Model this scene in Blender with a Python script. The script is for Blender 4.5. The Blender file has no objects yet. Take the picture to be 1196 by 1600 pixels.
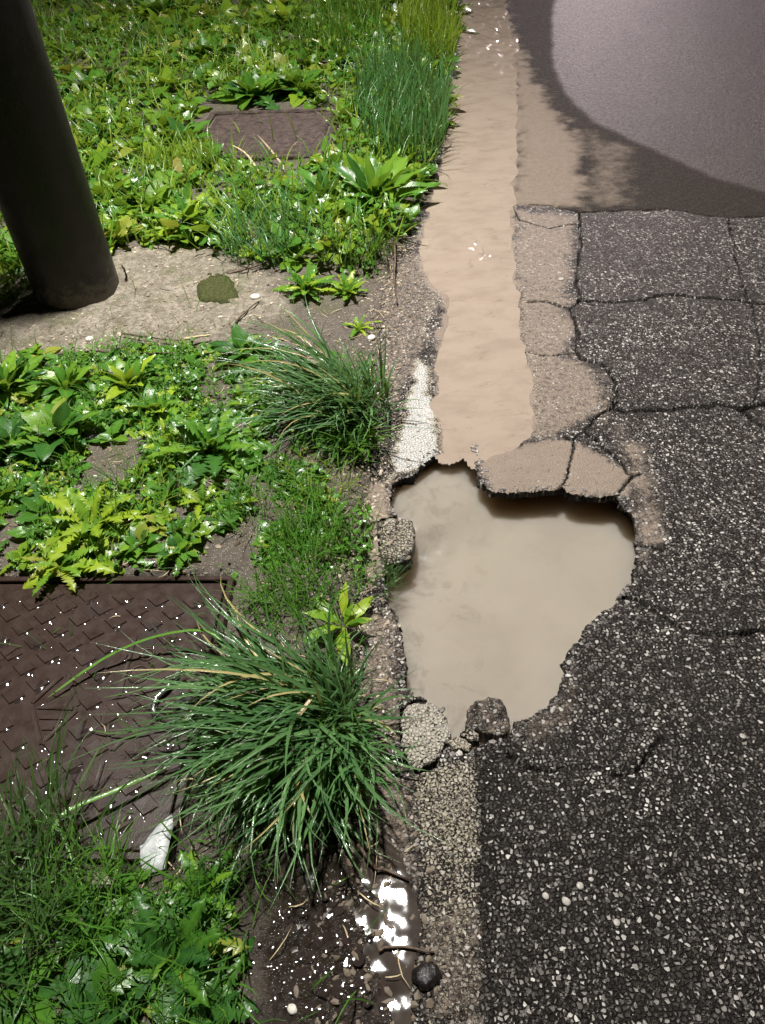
import bpy, math, random
import numpy as np
from mathutils import Matrix, Vector

random.seed(7); RS = np.random.RandomState(11)
rad = math.radians
scene = bpy.context.scene
col = scene.collection

# ------------------------------------------------------------------ camera
CAM_H, FPX, PITCH, ROLL = 1.5, 1200.0, rad(44.6), rad(4.1)
c_d = np.array([0, math.cos(PITCH), -math.sin(PITCH)])
c_u0 = np.array([0, math.sin(PITCH), math.cos(PITCH)]); c_r0 = np.array([1.0, 0, 0])
c_r = math.cos(ROLL)*c_r0 - math.sin(ROLL)*c_u0
c_u = math.cos(ROLL)*c_u0 + math.sin(ROLL)*c_r0
cam_data = bpy.data.cameras.new('camera'); cam = bpy.data.objects.new('camera', cam_data); col.objects.link(cam)
cam.matrix_world = Matrix(((c_r[0], c_u[0], -c_d[0], 0), (c_r[1], c_u[1], -c_d[1], 0), (c_r[2], c_u[2], -c_d[2], CAM_H), (0, 0, 0, 1)))
cam_data.sensor_fit = 'VERTICAL'; cam_data.sensor_height = 36.0; cam_data.lens = FPX/1600*36.0
cam_data.clip_start = 0.02; cam_data.clip_end = 500
scene.camera = cam

# ------------------------------------------------------------------ night sky, exposure
world = bpy.data.worlds.new('World'); scene.world = world; world.use_nodes = True
wn = world.node_tree.nodes; wl = world.node_tree.links
sky = wn.new('ShaderNodeTexSky'); sky.sky_type = 'NISHITA'; sky.sun_disc = False
sky.sun_elevation = rad(-2.5); sky.sun_rotation = rad(200)
bg = wn['Background']; bg.inputs['Strength'].default_value = 0.03
wl.new(sky.outputs[0], bg.inputs['Color'])
cy = scene.cycles; cy.max_bounces = 5; cy.diffuse_bounces = 2; cy.glossy_bounces = 2; cy.transmission_bounces = 3; cy.sample_clamp_indirect = 4.0; cy.use_adaptive_sampling = True; cy.adaptive_threshold = 0.025
vs = scene.view_settings
vs.view_transform = 'Standard'; vs.look = 'None'; vs.exposure = 0.0; vs.gamma = 1.0; vs.use_curve_mapping = False

LAMP1 = (-0.66, 3.08, 9.0); LAMP1_W = 385.0          # the lamp on the post in view
LAMP2 = (7.2, 27.0, 8.0);   LAMP2_W = 1100.0          # the next lamp down the road

# ------------------------------------------------------------------ helpers
def G(x, y, z=0.0):
    """ground position seen at photo coordinates (x, y) on the level z"""
    v = c_d + (x-598)/FPX*c_r + (800-y)/FPX*c_u
    t = (z-CAM_H)/v[2]
    return np.array([v[0]*t, v[1]*t])
def GP(pts, z=0.0): return np.array([G(x, y, z) for x, y in pts])
def mpp(x, y):
    """metres per photo pixel at that ground point"""
    g = G(x, y); q = np.array([g[0], g[1], -CAM_H]); return float(q @ c_d)/FPX

def _hash(ix, iy, s):
    h = (ix.astype(np.int64)*374761393 + iy.astype(np.int64)*668265263 + s*974634777) & 0xffffffff
    h = ((h ^ (h >> 13))*1274126177) & 0xffffffff
    return ((h ^ (h >> 16)) & 0xffffff)/float(0xffffff)
def vnoise(x, y, s=0):
    ix = np.floor(x); iy = np.floor(y); fx = x-ix; fy = y-iy
    fx = fx*fx*(3-2*fx); fy = fy*fy*(3-2*fy)
    a = _hash(ix, iy, s); b = _hash(ix+1, iy, s); c = _hash(ix, iy+1, s); d = _hash(ix+1, iy+1, s)
    return (a+(b-a)*fx)*(1-fy) + (c+(d-c)*fx)*fy
def fbm(x, y, f, s=0, o=4, g=0.5):
    t = 0; a = 1; n = 0
    for i in range(o):
        t = t + a*(vnoise(x*f, y*f, s+i*17)-0.5)*2; n += a; a *= g; f *= 2.03
    return t/n
def sstep(a, b, x):
    t = np.clip((x-a)/(b-a), 0, 1); return t*t*(3-2*t)
def seg_dist(X, Y, pts, closed=False, reach=None):
    D = np.full(X.shape, 1e3)
    P = list(pts) + ([pts[0]] if closed else [])
    for (x0, y0), (x1, y1) in zip(P[:-1], P[1:]):
        if reach is not None:
            m = (X > min(x0, x1)-reach) & (X < max(x0, x1)+reach) & (Y > min(y0, y1)-reach) & (Y < max(y0, y1)+reach)
            if not m.any(): continue
            x, y = X[m], Y[m]
        else: x, y = X, Y
        dx, dy = x1-x0, y1-y0; L = dx*dx+dy*dy+1e-12
        t = np.clip(((x-x0)*dx+(y-y0)*dy)/L, 0, 1)
        dd = np.hypot(x-(x0+t*dx), y-(y0+t*dy))
        if reach is not None: D[m] = np.minimum(D[m], dd)
        else: D = np.minimum(D, dd)
    return D
def inside(X, Y, pts):
    r = np.zeros(X.shape, bool); n = len(pts)
    for i in range(n):
        x0, y0 = pts[i]; x1, y1 = pts[(i+1) % n]
        if y0 == y1: continue
        c = ((y0 > Y) != (y1 > Y)) & (X < (x1-x0)*(Y-y0)/(y1-y0)+x0)
        r ^= c
    return r
def sdist(X, Y, pts, reach=0.3):
    """signed distance, positive inside, clamped to +-reach"""
    d = np.minimum(seg_dist(X, Y, pts, True, reach), reach)
    return np.where(inside(X, Y, pts), d, -d)
def roughen(pts, step, amp, closed=False, seed=0):
    """subdivide a polyline and shake it so that it looks broken, not drawn"""
    r = np.random.RandomState(seed); out = []
    P = [np.array(p) for p in pts] + ([np.array(pts[0])] if closed else [])
    for a, b in zip(P[:-1], P[1:]):
        L = np.linalg.norm(b-a); n = max(1, int(L/step)); nrm = np.array([-(b-a)[1], (b-a)[0]])/(L+1e-9)
        for i in range(n):
            out.append(a+(b-a)*i/n + (nrm*r.uniform(-amp, amp) if i else 0))
    if not closed: out.append(P[-1])
    return np.array(out)

def mesh_np(name, V, F4=None, F3=None, mat=None, smooth=True, attrs=None):
    me = bpy.data.meshes.new(name)
    V = np.asarray(V, np.float32)
    n4 = 0 if F4 is None else len(F4); n3 = 0 if F3 is None else len(F3)
    me.vertices.add(len(V)); me.vertices.foreach_set('co', V.ravel())
    loops = []
    if n4: loops.append(np.asarray(F4, np.int32).ravel())
    if n3: loops.append(np.asarray(F3, np.int32).ravel())
    L = np.concatenate(loops); me.loops.add(len(L)); me.loops.foreach_set('vertex_index', L)
    st = np.concatenate([np.arange(n4)*4, n4*4+np.arange(n3)*3]).astype(np.int32)
    me.polygons.add(n4+n3); me.polygons.foreach_set('loop_start', st)
    me.update(calc_edges=True)
    me.polygons.foreach_set('use_smooth', np.full(n4+n3, smooth))
    if attrs:
        for k, a in attrs.items():
            at = me.attributes.new(k, 'FLOAT', 'POINT'); at.data.foreach_set('value', np.asarray(a, np.float32))
    if mat: me.materials.append(mat)
    me.validate(); return me
def link(name, me, parent=None):
    o = bpy.data.objects.new(name, me); col.objects.link(o)
    if parent is not None: o.parent = parent
    return o
def empty(name, loc=(0, 0, 0), rz=0.0):
    o = bpy.data.objects.new(name, None); col.objects.link(o); o.location = loc; o.rotation_euler = (0, 0, rz)
    o.empty_display_size = 0.05; return o
def tag(o, label=None, cat=None, group=None, kind=None):
    if label: o['label'] = label
    if cat: o['category'] = cat
    if group: o['group'] = group
    if kind: o['kind'] = kind
    return o

# ------------------------------------------------------------------ materials
class NT:
    def __init__(s, name):
        s.m = bpy.data.materials.new(name); s.m.use_nodes = True
        s.t = s.m.node_tree; s.n = s.t.nodes; s.l = s.t.links
        s.b = s.n['Principled BSDF']; s.out = s.n['Material Output']
    def node(s, t, **k):
        n = s.n.new(t)
        for a, v in k.items(): setattr(n, a, v)
        return n
    def put(s, sock, v):
        if isinstance(v, bpy.types.NodeSocket): s.l.new(v, sock)
        elif v is not None:
            if isinstance(v, (tuple, list)) and len(v) == 3 and sock.type == 'RGBA': v = (*v, 1)
            sock.default_value = v
    def math(s, op, a, b=None, c=None, clamp=False):
        n = s.node('ShaderNodeMath', operation=op, use_clamp=clamp); s.put(n.inputs[0], a)
        if b is not None: s.put(n.inputs[1], b)
        if c is not None: s.put(n.inputs[2], c)
        return n.outputs[0]
    def step(s, a, b, x):
        n = s.node('ShaderNodeMapRange', interpolation_type='SMOOTHSTEP'); s.put(n.inputs[0], x)
        n.inputs[1].default_value = a; n.inputs[2].default_value = b; return n.outputs[0]
    def lin(s, x, a, b, c, d):
        n = s.node('ShaderNodeMapRange'); s.put(n.inputs[0], x)
        for i, v in enumerate((a, b, c, d)): n.inputs[i+1].default_value = v
        return n.outputs[0]
    def mix(s, f, a, b, mode='MIX'):
        n = s.node('ShaderNodeMix', data_type='RGBA', blend_type=mode)
        s.put(n.inputs['Factor'], f); s.put(n.inputs[6], a); s.put(n.inputs[7], b); return n.outputs[2]
    def mixf(s, f, a, b):
        n = s.node('ShaderNodeMix', data_type='FLOAT'); s.put(n.inputs[0], f); s.put(n.inputs[2], a); s.put(n.inputs[3], b); return n.outputs[0]
    def attr(s, name): return s.node('ShaderNodeAttribute', attribute_name=name).outputs['Fac']
    def pos(s): return s.node('ShaderNodeNewGeometry').outputs['Position']
    def obj(s): return s.node('ShaderNodeTexCoord').outputs['Object']
    def noise(s, v, sc, det=3.0, ro=0.55, dist=0.0):
        n = s.node('ShaderNodeTexNoise'); s.put(n.inputs['Vector'], v); n.inputs['Scale'].default_value = sc
        n.inputs['Detail'].default_value = det; n.inputs['Roughness'].default_value = ro; n.inputs['Distortion'].default_value = dist
        return n.outputs['Fac']
    def voro(s, v, sc, feat='F1', rnd=1.0):
        n = s.node('ShaderNodeTexVoronoi', feature=feat, voronoi_dimensions='2D'); s.put(n.inputs['Vector'], v); n.inputs['Scale'].default_value = sc
        n.inputs['Randomness'].default_value = rnd; return n
    def ramp(s, x, stops):
        n = s.node('ShaderNodeValToRGB'); s.put(n.inputs[0], x); e = n.color_ramp.elements
        e[0].position, e[0].color = stops[0][0], (*stops[0][1], 1); e[1].position, e[1].color = stops[-1][0], (*stops[-1][1], 1)
        for p, c in stops[1:-1]:
            q = e.new(p); q.color = (*c, 1)
        return n.outputs[0]
    def bump(s, h, dist, st=1.0, normal=None):
        n = s.node('ShaderNodeBump'); s.put(n.inputs['Strength'], st); n.inputs['Distance'].default_value = dist
        s.put(n.inputs['Height'], h)
        if normal is not None: s.put(n.inputs['Normal'], normal)
        return n.outputs[0]
    def set(s, **k):
        for a, v in k.items(): s.put(s.b.inputs[a.replace('_', ' ')], v)
        return s.m

def mat_asphalt():
    t = NT('asphalt_weathered'); p = t.pos()
    mud, paint, bare = t.attr('mud'), t.attr('paint'), t.attr('bare')
    warp = t.node('ShaderNodeTexNoise'); t.put(warp.inputs['Vector'], p); warp.inputs['Scale'].default_value = 240; warp.inputs['Detail'].default_value = 2
    off = t.node('ShaderNodeVectorMath', operation='MULTIPLY_ADD'); t.put(off.inputs[0], warp.outputs['Color']); off.inputs[1].default_value = (.0022,)*3; t.put(off.inputs[2], p)
    q = off.outputs[0]
    v1 = t.voro(q, 112); v2 = t.voro(q, 210)
    r1 = t.node('ShaderNodeSeparateColor'); t.put(r1.inputs[0], v1.outputs['Color'])
    r2 = t.node('ShaderNodeSeparateColor'); t.put(r2.inputs[0], v2.outputs['Color'])
    e1 = t.voro(q, 112, 'DISTANCE_TO_EDGE').outputs['Distance']; e2 = t.voro(q, 210, 'DISTANCE_TO_EDGE').outputs['Distance']
    gap = t.math('ADD', t.lin(r1.outputs[0], 0, 1, .02, .24), t.math('MULTIPLY', bare, .25))
    c1 = t.math('MULTIPLY', t.step(0.0, .09, t.math('SUBTRACT', e1, gap)), t.step(.40, .46, r1.outputs[1]))
    c2 = t.math('MULTIPLY', t.step(.06, .16, e2), t.step(.50, .56, r2.outputs[1]))
    c2 = t.math('MULTIPLY', c2, t.math('SUBTRACT', 1.0, t.math('MULTIPLY', bare, .8)))
    big = t.noise(p, 5, 3); mid = t.noise(p, 28, 4)
    chipcol = t.ramp(r1.outputs[2], [(0, (.028, .024, .021)), (.3, (.075, .067, .060)), (.55, (.18, .165, .15)), (.78, (.41, .385, .355)), (1, (.76, .73, .68))])
    chip2 = t.ramp(r2.outputs[2], [(0, (.025, .022, .019)), (.6, (.09, .082, .074)), (1, (.46, .435, .40))])
    binder = t.mix(mid, (.007, .006, .0053), (.022, .018, .015))
    colr = t.mix(t.math('MULTIPLY', c2, .85), binder, chip2)
    colr = t.mix(c1, colr, chipcol)
    colr = t.mix(t.lin(big, .38, .68, 0, .6), colr, (.024, .0205, .0175))
    grain = t.noise(p, 380, 2, .7)
    # thin silt left by the water, lies in the pores first
    mf = t.math('ADD', t.math('MULTIPLY', mud, 1.35), t.math('MULTIPLY_ADD', t.noise(p, 60, 5, .75), 1.7, -1.05))
    mf = t.math('SUBTRACT', mf, t.math('MULTIPLY', t.math('MAXIMUM', c1, c2), .20))
    mf = t.math('MULTIPLY', t.step(.05, .75, mf), t.step(.0, .12, mud))
    silt = t.mix(t.noise(p, 14, 4), (.225, .18, .143), (.32, .26, .208))
    silt = t.mix(t.math('MULTIPLY', grain, .5), silt, (.17, .13, .095))
    colr = t.mix(mf, colr, silt)
    # worn road paint: sits on the stones, gone from the pores
    pf = t.math('ADD', t.math('MULTIPLY', paint, 1.25), t.math('MULTIPLY_ADD', t.noise(p, 200, 4, .75), 2.6, -2.0))
    pf = t.math('ADD', pf, t.math('MULTIPLY', t.math('MAXIMUM', c1, c2), .18))
    pf = t.math('MULTIPLY', t.step(.1, .38, pf), t.step(.02, .1, paint))
    pcol = t.mix(t.noise(p, 9, 3), (.56, .53, .45), (.42, .37, .26))
    pcol = t.mix(t.math('MULTIPLY', t.noise(p, 90, 3), .45), pcol, (.30, .24, .16))
    pcol = t.mix(t.step(.72, .95, paint), pcol, (.64, .63, .60))
    colr = t.mix(pf, colr, pcol)
    hgt = t.math('ADD', t.step(.02, .22, e1), t.math('MULTIPLY', grain, .8))
    rough = t.mixf(mf, t.lin(t.noise(p, 60, 3), .3, .7, .30, .52), .55)
    rough = t.mixf(pf, rough, .5)
    return t.set(Base_Color=colr, Roughness=rough, Specular_IOR_Level=.22, Normal=t.bump(hgt, .0042, t.mixf(mf, .95, .55)))
def mat_fine_asphalt():
    """the smoother surfacing beyond the long crack; 'wet' marks the film of standing water"""
    t = NT('asphalt_fine'); p = t.pos(); wet, mud = t.attr('wet'), t.attr('mud')
    v = t.voro(p, 150); r = t.node('ShaderNodeSeparateColor'); t.put(r.inputs[0], v.outputs['Color'])
    chip = t.math('MULTIPLY', t.step(0, .2, t.math('SUBTRACT', .5, v.outputs['Distance'])), t.step(.45, .7, r.outputs[1]))
    c = t.mix(t.noise(p, 30, 4), (.018, .0145, .012), (.044, .036, .030))
    c = t.mix(t.math('MULTIPLY', chip, .5), c, t.ramp(r.outputs[2], [(0, (.04, .036, .032)), (1, (.17, .155, .14))]))
    mf = t.step(.1, .9, t.math('ADD', t.math('MULTIPLY', mud, 1.3), t.math('MULTIPLY_ADD', t.noise(p, 22, 5, .65), .8, -.45)))
    mf = t.math('MULTIPLY', mf, t.step(0, .15, mud))
    c = t.mix(mf, c, t.mix(t.noise(p, 40, 3), (.20, .158, .125), (.295, .238, .19)))
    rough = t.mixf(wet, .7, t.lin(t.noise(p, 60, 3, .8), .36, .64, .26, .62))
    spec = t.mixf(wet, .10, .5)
    h = t.math('ADD', t.math('MULTIPLY', chip, t.mixf(mf, 1.0, .4)), t.math('MULTIPLY', t.noise(p, 42, 4, .75), 4.5))
    return t.set(Base_Color=c, Roughness=rough, Specular_IOR_Level=spec, Normal=t.bump(h, .005, .9))
def mat_soil():
    t = NT('soil'); p = t.pos(); wet, sand = t.attr('wet'), t.attr('sand')
    n1, n2, n3 = t.noise(p, 7, 5), t.noise(p, 45, 5, .65), t.noise(p, 230, 3, .7)
    c = t.mix(n2, (.055, .045, .036), (.185, .158, .128))
    sandc = t.mix(t.step(.34, .66, n2), (.17, .142, .105), (.43, .385, .31))
    sandc = t.mix(t.math('MULTIPLY', t.step(.52, .62, t.noise(p, 120, 4, .75)), .55), sandc, (.50, .46, .38))
    sandc = t.mix(t.math('MULTIPLY', n3, .55), sandc, (.13, .105, .075))
    sandc = t.mix(t.math('MULTIPLY', t.step(.42, .66, t.noise(p, 11, 5, .7)), .6), sandc, (.115, .10, .066))
    c = t.mix(sand, c, sandc)
    c = t.mix(t.math('MULTIPLY', t.step(.52, .68, n1), .45), c, (.10, .115, .03))
    v = t.voro(p, 190); r = t.node('ShaderNodeSeparateColor'); t.put(r.inputs[0], v.outputs['Color'])
    grit = t.math('MULTIPLY', t.step(0, .15, t.math('SUBTRACT', .42, v.outputs['Distance'])), t.step(.78, .84, r.outputs[0]))
    c = t.mix(t.math('MULTIPLY', grit, t.mixf(wet, .8, .25)), c, (.46, .41, .34))
    wc = t.mix(n2, (.010, .0075, .0055), (.036, .026, .019))
    c = t.mix(t.math('MULTIPLY', wet, .92), c, wc)
    rough = t.mixf(wet, t.lin(n2, .3, .7, .45, .8), t.lin(t.noise(p, 90, 3), .35, .65, .06, .28))
    h = t.math('ADD', t.math('ADD', t.math('MULTIPLY', n2, .9), t.math('MULTIPLY', n3, .45)), t.math('MULTIPLY', grit, .35))
    return t.set(Base_Color=c, Roughness=rough, Specular_IOR_Level=t.mixf(wet, .35, .6), Normal=t.bump(h, .014, .9))
def mat_water(name, c0, c1, rough=.12, spec=.5, sss=.0, nsc=9.0, bump=0.0, streak=(1, 1, 1), dark=None):
    t = NT(name); p = t.pos()
    mp = t.node('ShaderNodeMapping'); t.put(mp.inputs['Vector'], p); mp.inputs['Scale'].default_value = streak; mp.inputs['Rotation'].default_value = (0, 0, rad(-25))
    n = t.noise(mp.outputs[0], nsc, 4, .6, .15); f = t.noise(p, 700, 2, .6)
    c = t.mix(t.step(.3, .62, n), c0, c1); c = t.mix(t.math('MULTIPLY', f, .12), c, c0)
    if dark: c = t.mix(t.math('MULTIPLY', t.step(.54, .72, t.noise(mp.outputs[0], 11, 6, .75, .5)), .5), c, dark)
    if sss:
        xyz = t.node('ShaderNodeSeparateXYZ'); t.put(xyz.inputs[0], p)
        c = t.mix(t.math('MULTIPLY', t.math('MULTIPLY', t.step(.36, .10, xyz.outputs[0]), t.step(.50, .66, t.noise(p, 13, 5, .7, .6))), .45), c, (.16, .135, .108))
    t.set(Base_Color=c, Roughness=rough, Specular_IOR_Level=spec, IOR=1.33)
    if sss: t.b.subsurface_method = 'BURLEY'
    if sss: t.set(Subsurface_Weight=sss, Subsurface_Radius=(1.0, .8, .6), Subsurface_Scale=.12)
    if bump: t.set(Normal=t.bump(t.noise(mp.outputs[0], 60, 3), bump, .6))
    return t.m
def mat_leaf(name, dark, light, rough=.33, tr=.35, tone_attr=False, yellow=(.30, .34, .05)):
    t = NT(name); p = t.obj()
    rnd = t.attr('tone') if tone_attr else t.node('ShaderNodeObjectInfo').outputs['Random']
    c = t.mix(rnd, dark, light)
    c = t.mix(t.math('MULTIPLY', t.noise(t.pos(), 120, 3), .5), c, dark)
    c = t.mix(t.step(.96, .995, rnd), c, yellow)
    if not tone_attr: c = t.mix(t.math('MULTIPLY', t.attr('vein'), .45), c, light)
    t.set(Base_Color=c, Roughness=t.lin(t.noise(t.pos(), 150, 2), .3, .7, rough-.13, rough+.15), Specular_IOR_Level=.5,
          Normal=t.bump(t.noise(t.pos(), 200, 2), .0012, .5))
    tb = t.node('ShaderNodeBsdfTranslucent'); t.put(tb.inputs[0], t.mix(.35, c, (.30, .36, .02)))
    ms = t.node('ShaderNodeMixShader'); ms.inputs[0].default_value = tr
    t.l.new(t.b.outputs[0], ms.inputs[1]); t.l.new(tb.outputs[0], ms.inputs[2]); t.l.new(ms.outputs[0], t.out.inputs[0])
    return t.m
def mat_iron():
    t = NT('cast_iron'); p = t.pos(); n = t.noise(p, 35, 5, .65); n2 = t.noise(p, 320, 3, .65)
    c = t.mix(n, (.020, .0115, .0085), (.048, .029, .022)); c = t.mix(t.step(.55, .75, t.noise(p, 9, 4)), c, (.020, .017, .017))
    return t.set(Base_Color=c, Metallic=0.0, Roughness=t.lin(n, .3, .7, .26, .44), Specular_IOR_Level=.24, Normal=t.bump(n2, .0009, .5))
def mat_plain(name, c0, c1, rough=.5, sc=40, metal=0.0, bump=.001, spec=.5, bsc=200):
    t = NT(name); p = t.obj()
    return t.set(Base_Color=t.mix(t.step(.3, .7, t.noise(p, sc, 4, .6)), c0, c1), Metallic=metal, Roughness=rough, Specular_IOR_Level=spec,
                 Normal=t.bump(t.noise(p, bsc, 4, .65), bump, .8))
def mat_emit(name, c, s):
    t = NT(name); return t.set(Base_Color=(.8, .8, .8), Emission_Color=c, Emission_Strength=s)

M = dict(
    asphalt=mat_asphalt(), fine=mat_fine_asphalt(), soil=mat_soil(), iron=mat_iron(),
    stream=mat_water('silty_stream', (.27, .215, .172), (.315, .256, .205), .10, .3, 0, 7, 0, (1, 1.7, 1), (.15, .112, .085)),
    pool=mat_water('silty_pool', (.262, .230, .188), (.30, .264, .216), .24, .15, .9, 4),
    puddle=mat_water('thin_puddle', (.028, .022, .018), (.055, .044, .036), .04, .5, 0, 14),
    bed=mat_plain('pothole_mud', (.12, .09, .062), (.27, .21, .15), .45, 18, 0, .006),
    pole=mat_plain('painted_post', (.011, .009, .008), (.022, .018, .015), .55, 18, .2, .0006, .4),
    post_foot=None,
    lamp_glass=mat_emit('lamp_glass', (1, .95, .86), 60),
    pebble=mat_plain('pale_pebble', (.55, .52, .45), (.78, .75, .68), .5, 60),
    white=mat_plain('white_plastic', (.42, .45, .45), (.64, .66, .66), .35, 30, 0, .004, .5, 45),
    black=mat_plain('wet_black', (.006, .005, .005), (.020, .016, .015), .14, 60, 0, .004, .6, 150),
    twig=mat_plain('twig', (.055, .035, .022), (.14, .095, .06), .6, 60),
    straw=mat_plain('straw', (.40, .31, .17), (.55, .45, .26), .5, 50),
    dead=mat_plain('dead_leaf', (.17, .15, .12), (.28, .25, .20), .5, 50),
    dull_leaf=mat_plain('dull_leaf', (.040, .048, .016), (.085, .090, .034), .8, 90, 0, .008, .1),
    roadstone=mat_plain('road_stone', (.26, .24, .21), (.48, .45, .41), .5, 60),
    steel=mat_plain('wet_steel', (.13, .13, .13), (.28, .28, .28), .22, 40, .7, .001),
    coverdirt=mat_plain('dirty_cover', (.038, .026, .022), (.105, .074, .062), .6, 30, 0, .012, .3, 120),
)
def mat_post():
    t = NT('painted_post_dirty'); p = t.obj(); z = t.node('ShaderNodeSeparateXYZ'); t.put(z.inputs[0], p)
    n = t.noise(p, 16, 5, .65)
    c = t.mix(n, (.011, .009, .008), (.022, .018, .015))
    c = t.mix(t.step(.60, .70, t.noise(p, 34, 5, .7)), c, (.035, .022, .014))
    splash = t.math('SUBTRACT', t.math('MULTIPLY_ADD', t.noise(p, 30, 4, .7), .5, -.10), t.math('MULTIPLY', z.outputs[2], 1.3))
    c = t.mix(t.math('MULTIPLY', t.step(.0, .10, splash), .7), c, (.12, .10, .072))
    return t.set(Base_Color=c, Roughness=t.lin(n, .3, .7, .35, .7), Normal=t.bump(t.noise(p, 120, 4, .7), .0012, .8))
M['pole'] = mat_post(); del M['post_foot']
LEAFMATS = dict(
    yellow=mat_leaf('leaf_yellow_green', (.20, .33, .02), (.40, .54, .04)),
    light=mat_leaf('leaf_light_green', (.10, .24, .022), (.24, .43, .038)),
    mid=mat_leaf('leaf_mid_green', (.048, .16, .018), (.135, .33, .032)),
    dark=mat_leaf('leaf_dark_green', (.026, .10, .020), (.075, .22, .035)),
)
GRASSMATS = dict(
    wet=mat_leaf('blade_wet_green', (.035, .11, .036), (.20, .38, .13), .22, .28, True, (.46, .40, .17)),
    deep=mat_leaf('blade_deep_green', (.034, .12, .034), (.15, .34, .10), .24, .3, True, (.30, .24, .09)),
    fresh=mat_leaf('blade_fresh_green', (.06, .19, .026), (.18, .39, .05), .26, .35, True, (.34, .30, .08)),
    bright=mat_leaf('blade_yellow_green', (.14, .26, .02), (.34, .45, .04), .32, .4, True, (.42, .36, .10)),
    old=mat_leaf('blade_coarse', (.030, .085, .022), (.11, .20, .05), .35, .3, True, (.32, .25, .12)),
)

# ------------------------------------------------------------------ lines read off the photograph, laid on the ground
EDGE = GP([(655, 1700), (640, 1600), (612, 1400), (585, 1250), (572, 1120), (575, 1000), (592, 900), (598, 800), (592, 700), (594, 620), (605, 520), (628, 420),
           (655, 335), (690, 245), (706, 150), (716, 60), (722, 0)])
EDGE = np.vstack([[EDGE[0][0]-.02, -.6], EDGE, [EDGE[-1][0]+1.1, EDGE[-1][1]+8], [EDGE[-1][0]+8, EDGE[-1][1]+58]])
def edge_x(y): return np.interp(y, EDGE[:, 1], EDGE[:, 0])
HOLE = [(611, 768), (617, 752), (644, 744), (658, 726), (676, 712), (694, 706), (709, 699), (727, 690), (733, 686), (745, 715), (748, 744), (766, 766), (806, 769), (849, 766), (878, 759),
        (885, 768), (914, 775), (964, 775), (967, 784), (989, 805), (996, 834), (996, 870), (991, 906), (967, 930), (942, 955), (917, 977), (892, 1013), (881, 1049), (874, 1078),
        (852, 1106), (824, 1124), (802, 1128), (798, 1150), (748, 1166), (738, 1176), (706, 1172), (700, 1150), (698, 1110), (676, 1099), (644, 1085), (633, 1074), (633, 1038), (629, 999), (622, 966), (606, 945), (600, 905),
        (603, 880), (640, 873), (647, 845), (642, 812), (622, 806), (610, 790)]
HOLE_G = roughen(roughen(GP(HOLE), .022, .008, True, 3), .007, .003, True, 4)
CHUNKS = [  # outline, top level, thickness, paint, label
    ([(630, 1110), (648, 1096), (673, 1098), (698, 1117), (705, 1146), (694, 1164), (680, 1189), (655, 1204), (638, 1189), (628, 1153)], .002, .05, .80, 'broken lump of asphalt with worn white paint at the lower corner of the pothole'),
    ([(730, 1110), (741, 1096), (763, 1087), (784, 1092), (797, 1121), (795, 1142), (777, 1148), (755, 1142), (728, 1132)], -.022, .05, .0, 'round grey asphalt lump lying loose at the bottom rim of the pothole'),
    ([(719, 1145), (733, 1137), (748, 1146), (749, 1159), (733, 1156)], -.012, .03, .6, 'small pale crumb of asphalt just below the round grey lump'),
    ([(699, 1156), (716, 1151), (738, 1163), (735, 1173), (708, 1170)], -.006, .03, .75, 'flat pale crumb of asphalt beside the white painted lump'),
    ([(592, 816), (600, 812), (626, 809), (644, 813), (647, 834), (644, 859), (626, 872), (597, 871)], .002, .05, .66, 'square pale asphalt lump jutting into the pothole from the grass side'),
]
CRACKS = [ # points, half width, depth
    ([(800, 318), (856, 320), (906, 331), (950, 329), (997, 328), (1043, 326), (1106, 336), (1137, 340), (1196, 337), (1330, 345)], .010, .030),
    ([(906, 331), (909, 362), (906, 403), (900, 441), (908, 462), (903, 475), (890, 483), (898, 500), (904, 525), (901, 550), (908, 562), (931, 566), (947, 575), (962, 597), (965, 616), (959, 637), (931, 653), (912, 675), (897, 687), (885, 686)], .0055, .022),
    ([(818, 470), (857, 471), (890, 483)], .006, .02),
    ([(905, 468), (950, 472), (1006, 469), (1043, 459), (1081, 464), (1137, 469), (1196, 475), (1330, 470)], .0075, .026),
    ([(959, 637), (975, 645), (997, 642), (1031, 642), (1068, 637), (1106, 637), (1122, 630), (1153, 639), (1196, 631), (1330, 620)], .0085, .028),
    ([(1153, 640), (1178, 659), (1196, 669), (1330, 700)], .009, .026),
    ([(897, 687), (892, 719), (887, 747), (876, 760)], .0036, .018),
    ([(918, 680), (937, 691), (962, 716), (981, 741), (990, 744), (975, 760), (964, 775)], .0042, .018),
    ([(912, 675), (918, 680)], .0045, .02),
    ([(990, 744), (1003, 739)], .004, .015),
    ([(975, 932), (1001, 940), (1038, 964), (1070, 985), (1118, 990), (1196, 985), (1330, 975)], .006, .022),
    ([(996, 852), (1020, 856), (1038, 860)], .004, .014),
    ([(795, 1180), (827, 1200), (863, 1206), (928, 1200), (958, 1213), (996, 1206), (1012, 1178), (1035, 1150)], .0045, .018),
    ([(598, 1190), (628, 1186), (650, 1208), (680, 1196)], .0045, .018),
    ([(812, 548), (850, 556), (898, 552)], .003, .010),
    ([(640, 640), (665, 652), (688, 660)], .003, .010),
    ([(1178, 640), (1190, 560), (1175, 470)], .004, .012), ([(1140, 340), (1150, 400), (1168, 468)], .006, .012),
    ([(800, 320), (812, 345), (860, 357), (900, 350)], .004, .010),
    ([(743, 1180), (752, 1260), (756, 1400), (770, 1600)], .004, .006),
]
CRACKS_G = [(roughen(roughen(GP(p), .03, .006, False, 40+i), .008, .0028, False, 80+i), w, d) for i, (p, w, d) in enumerate(CRACKS)]
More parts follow.
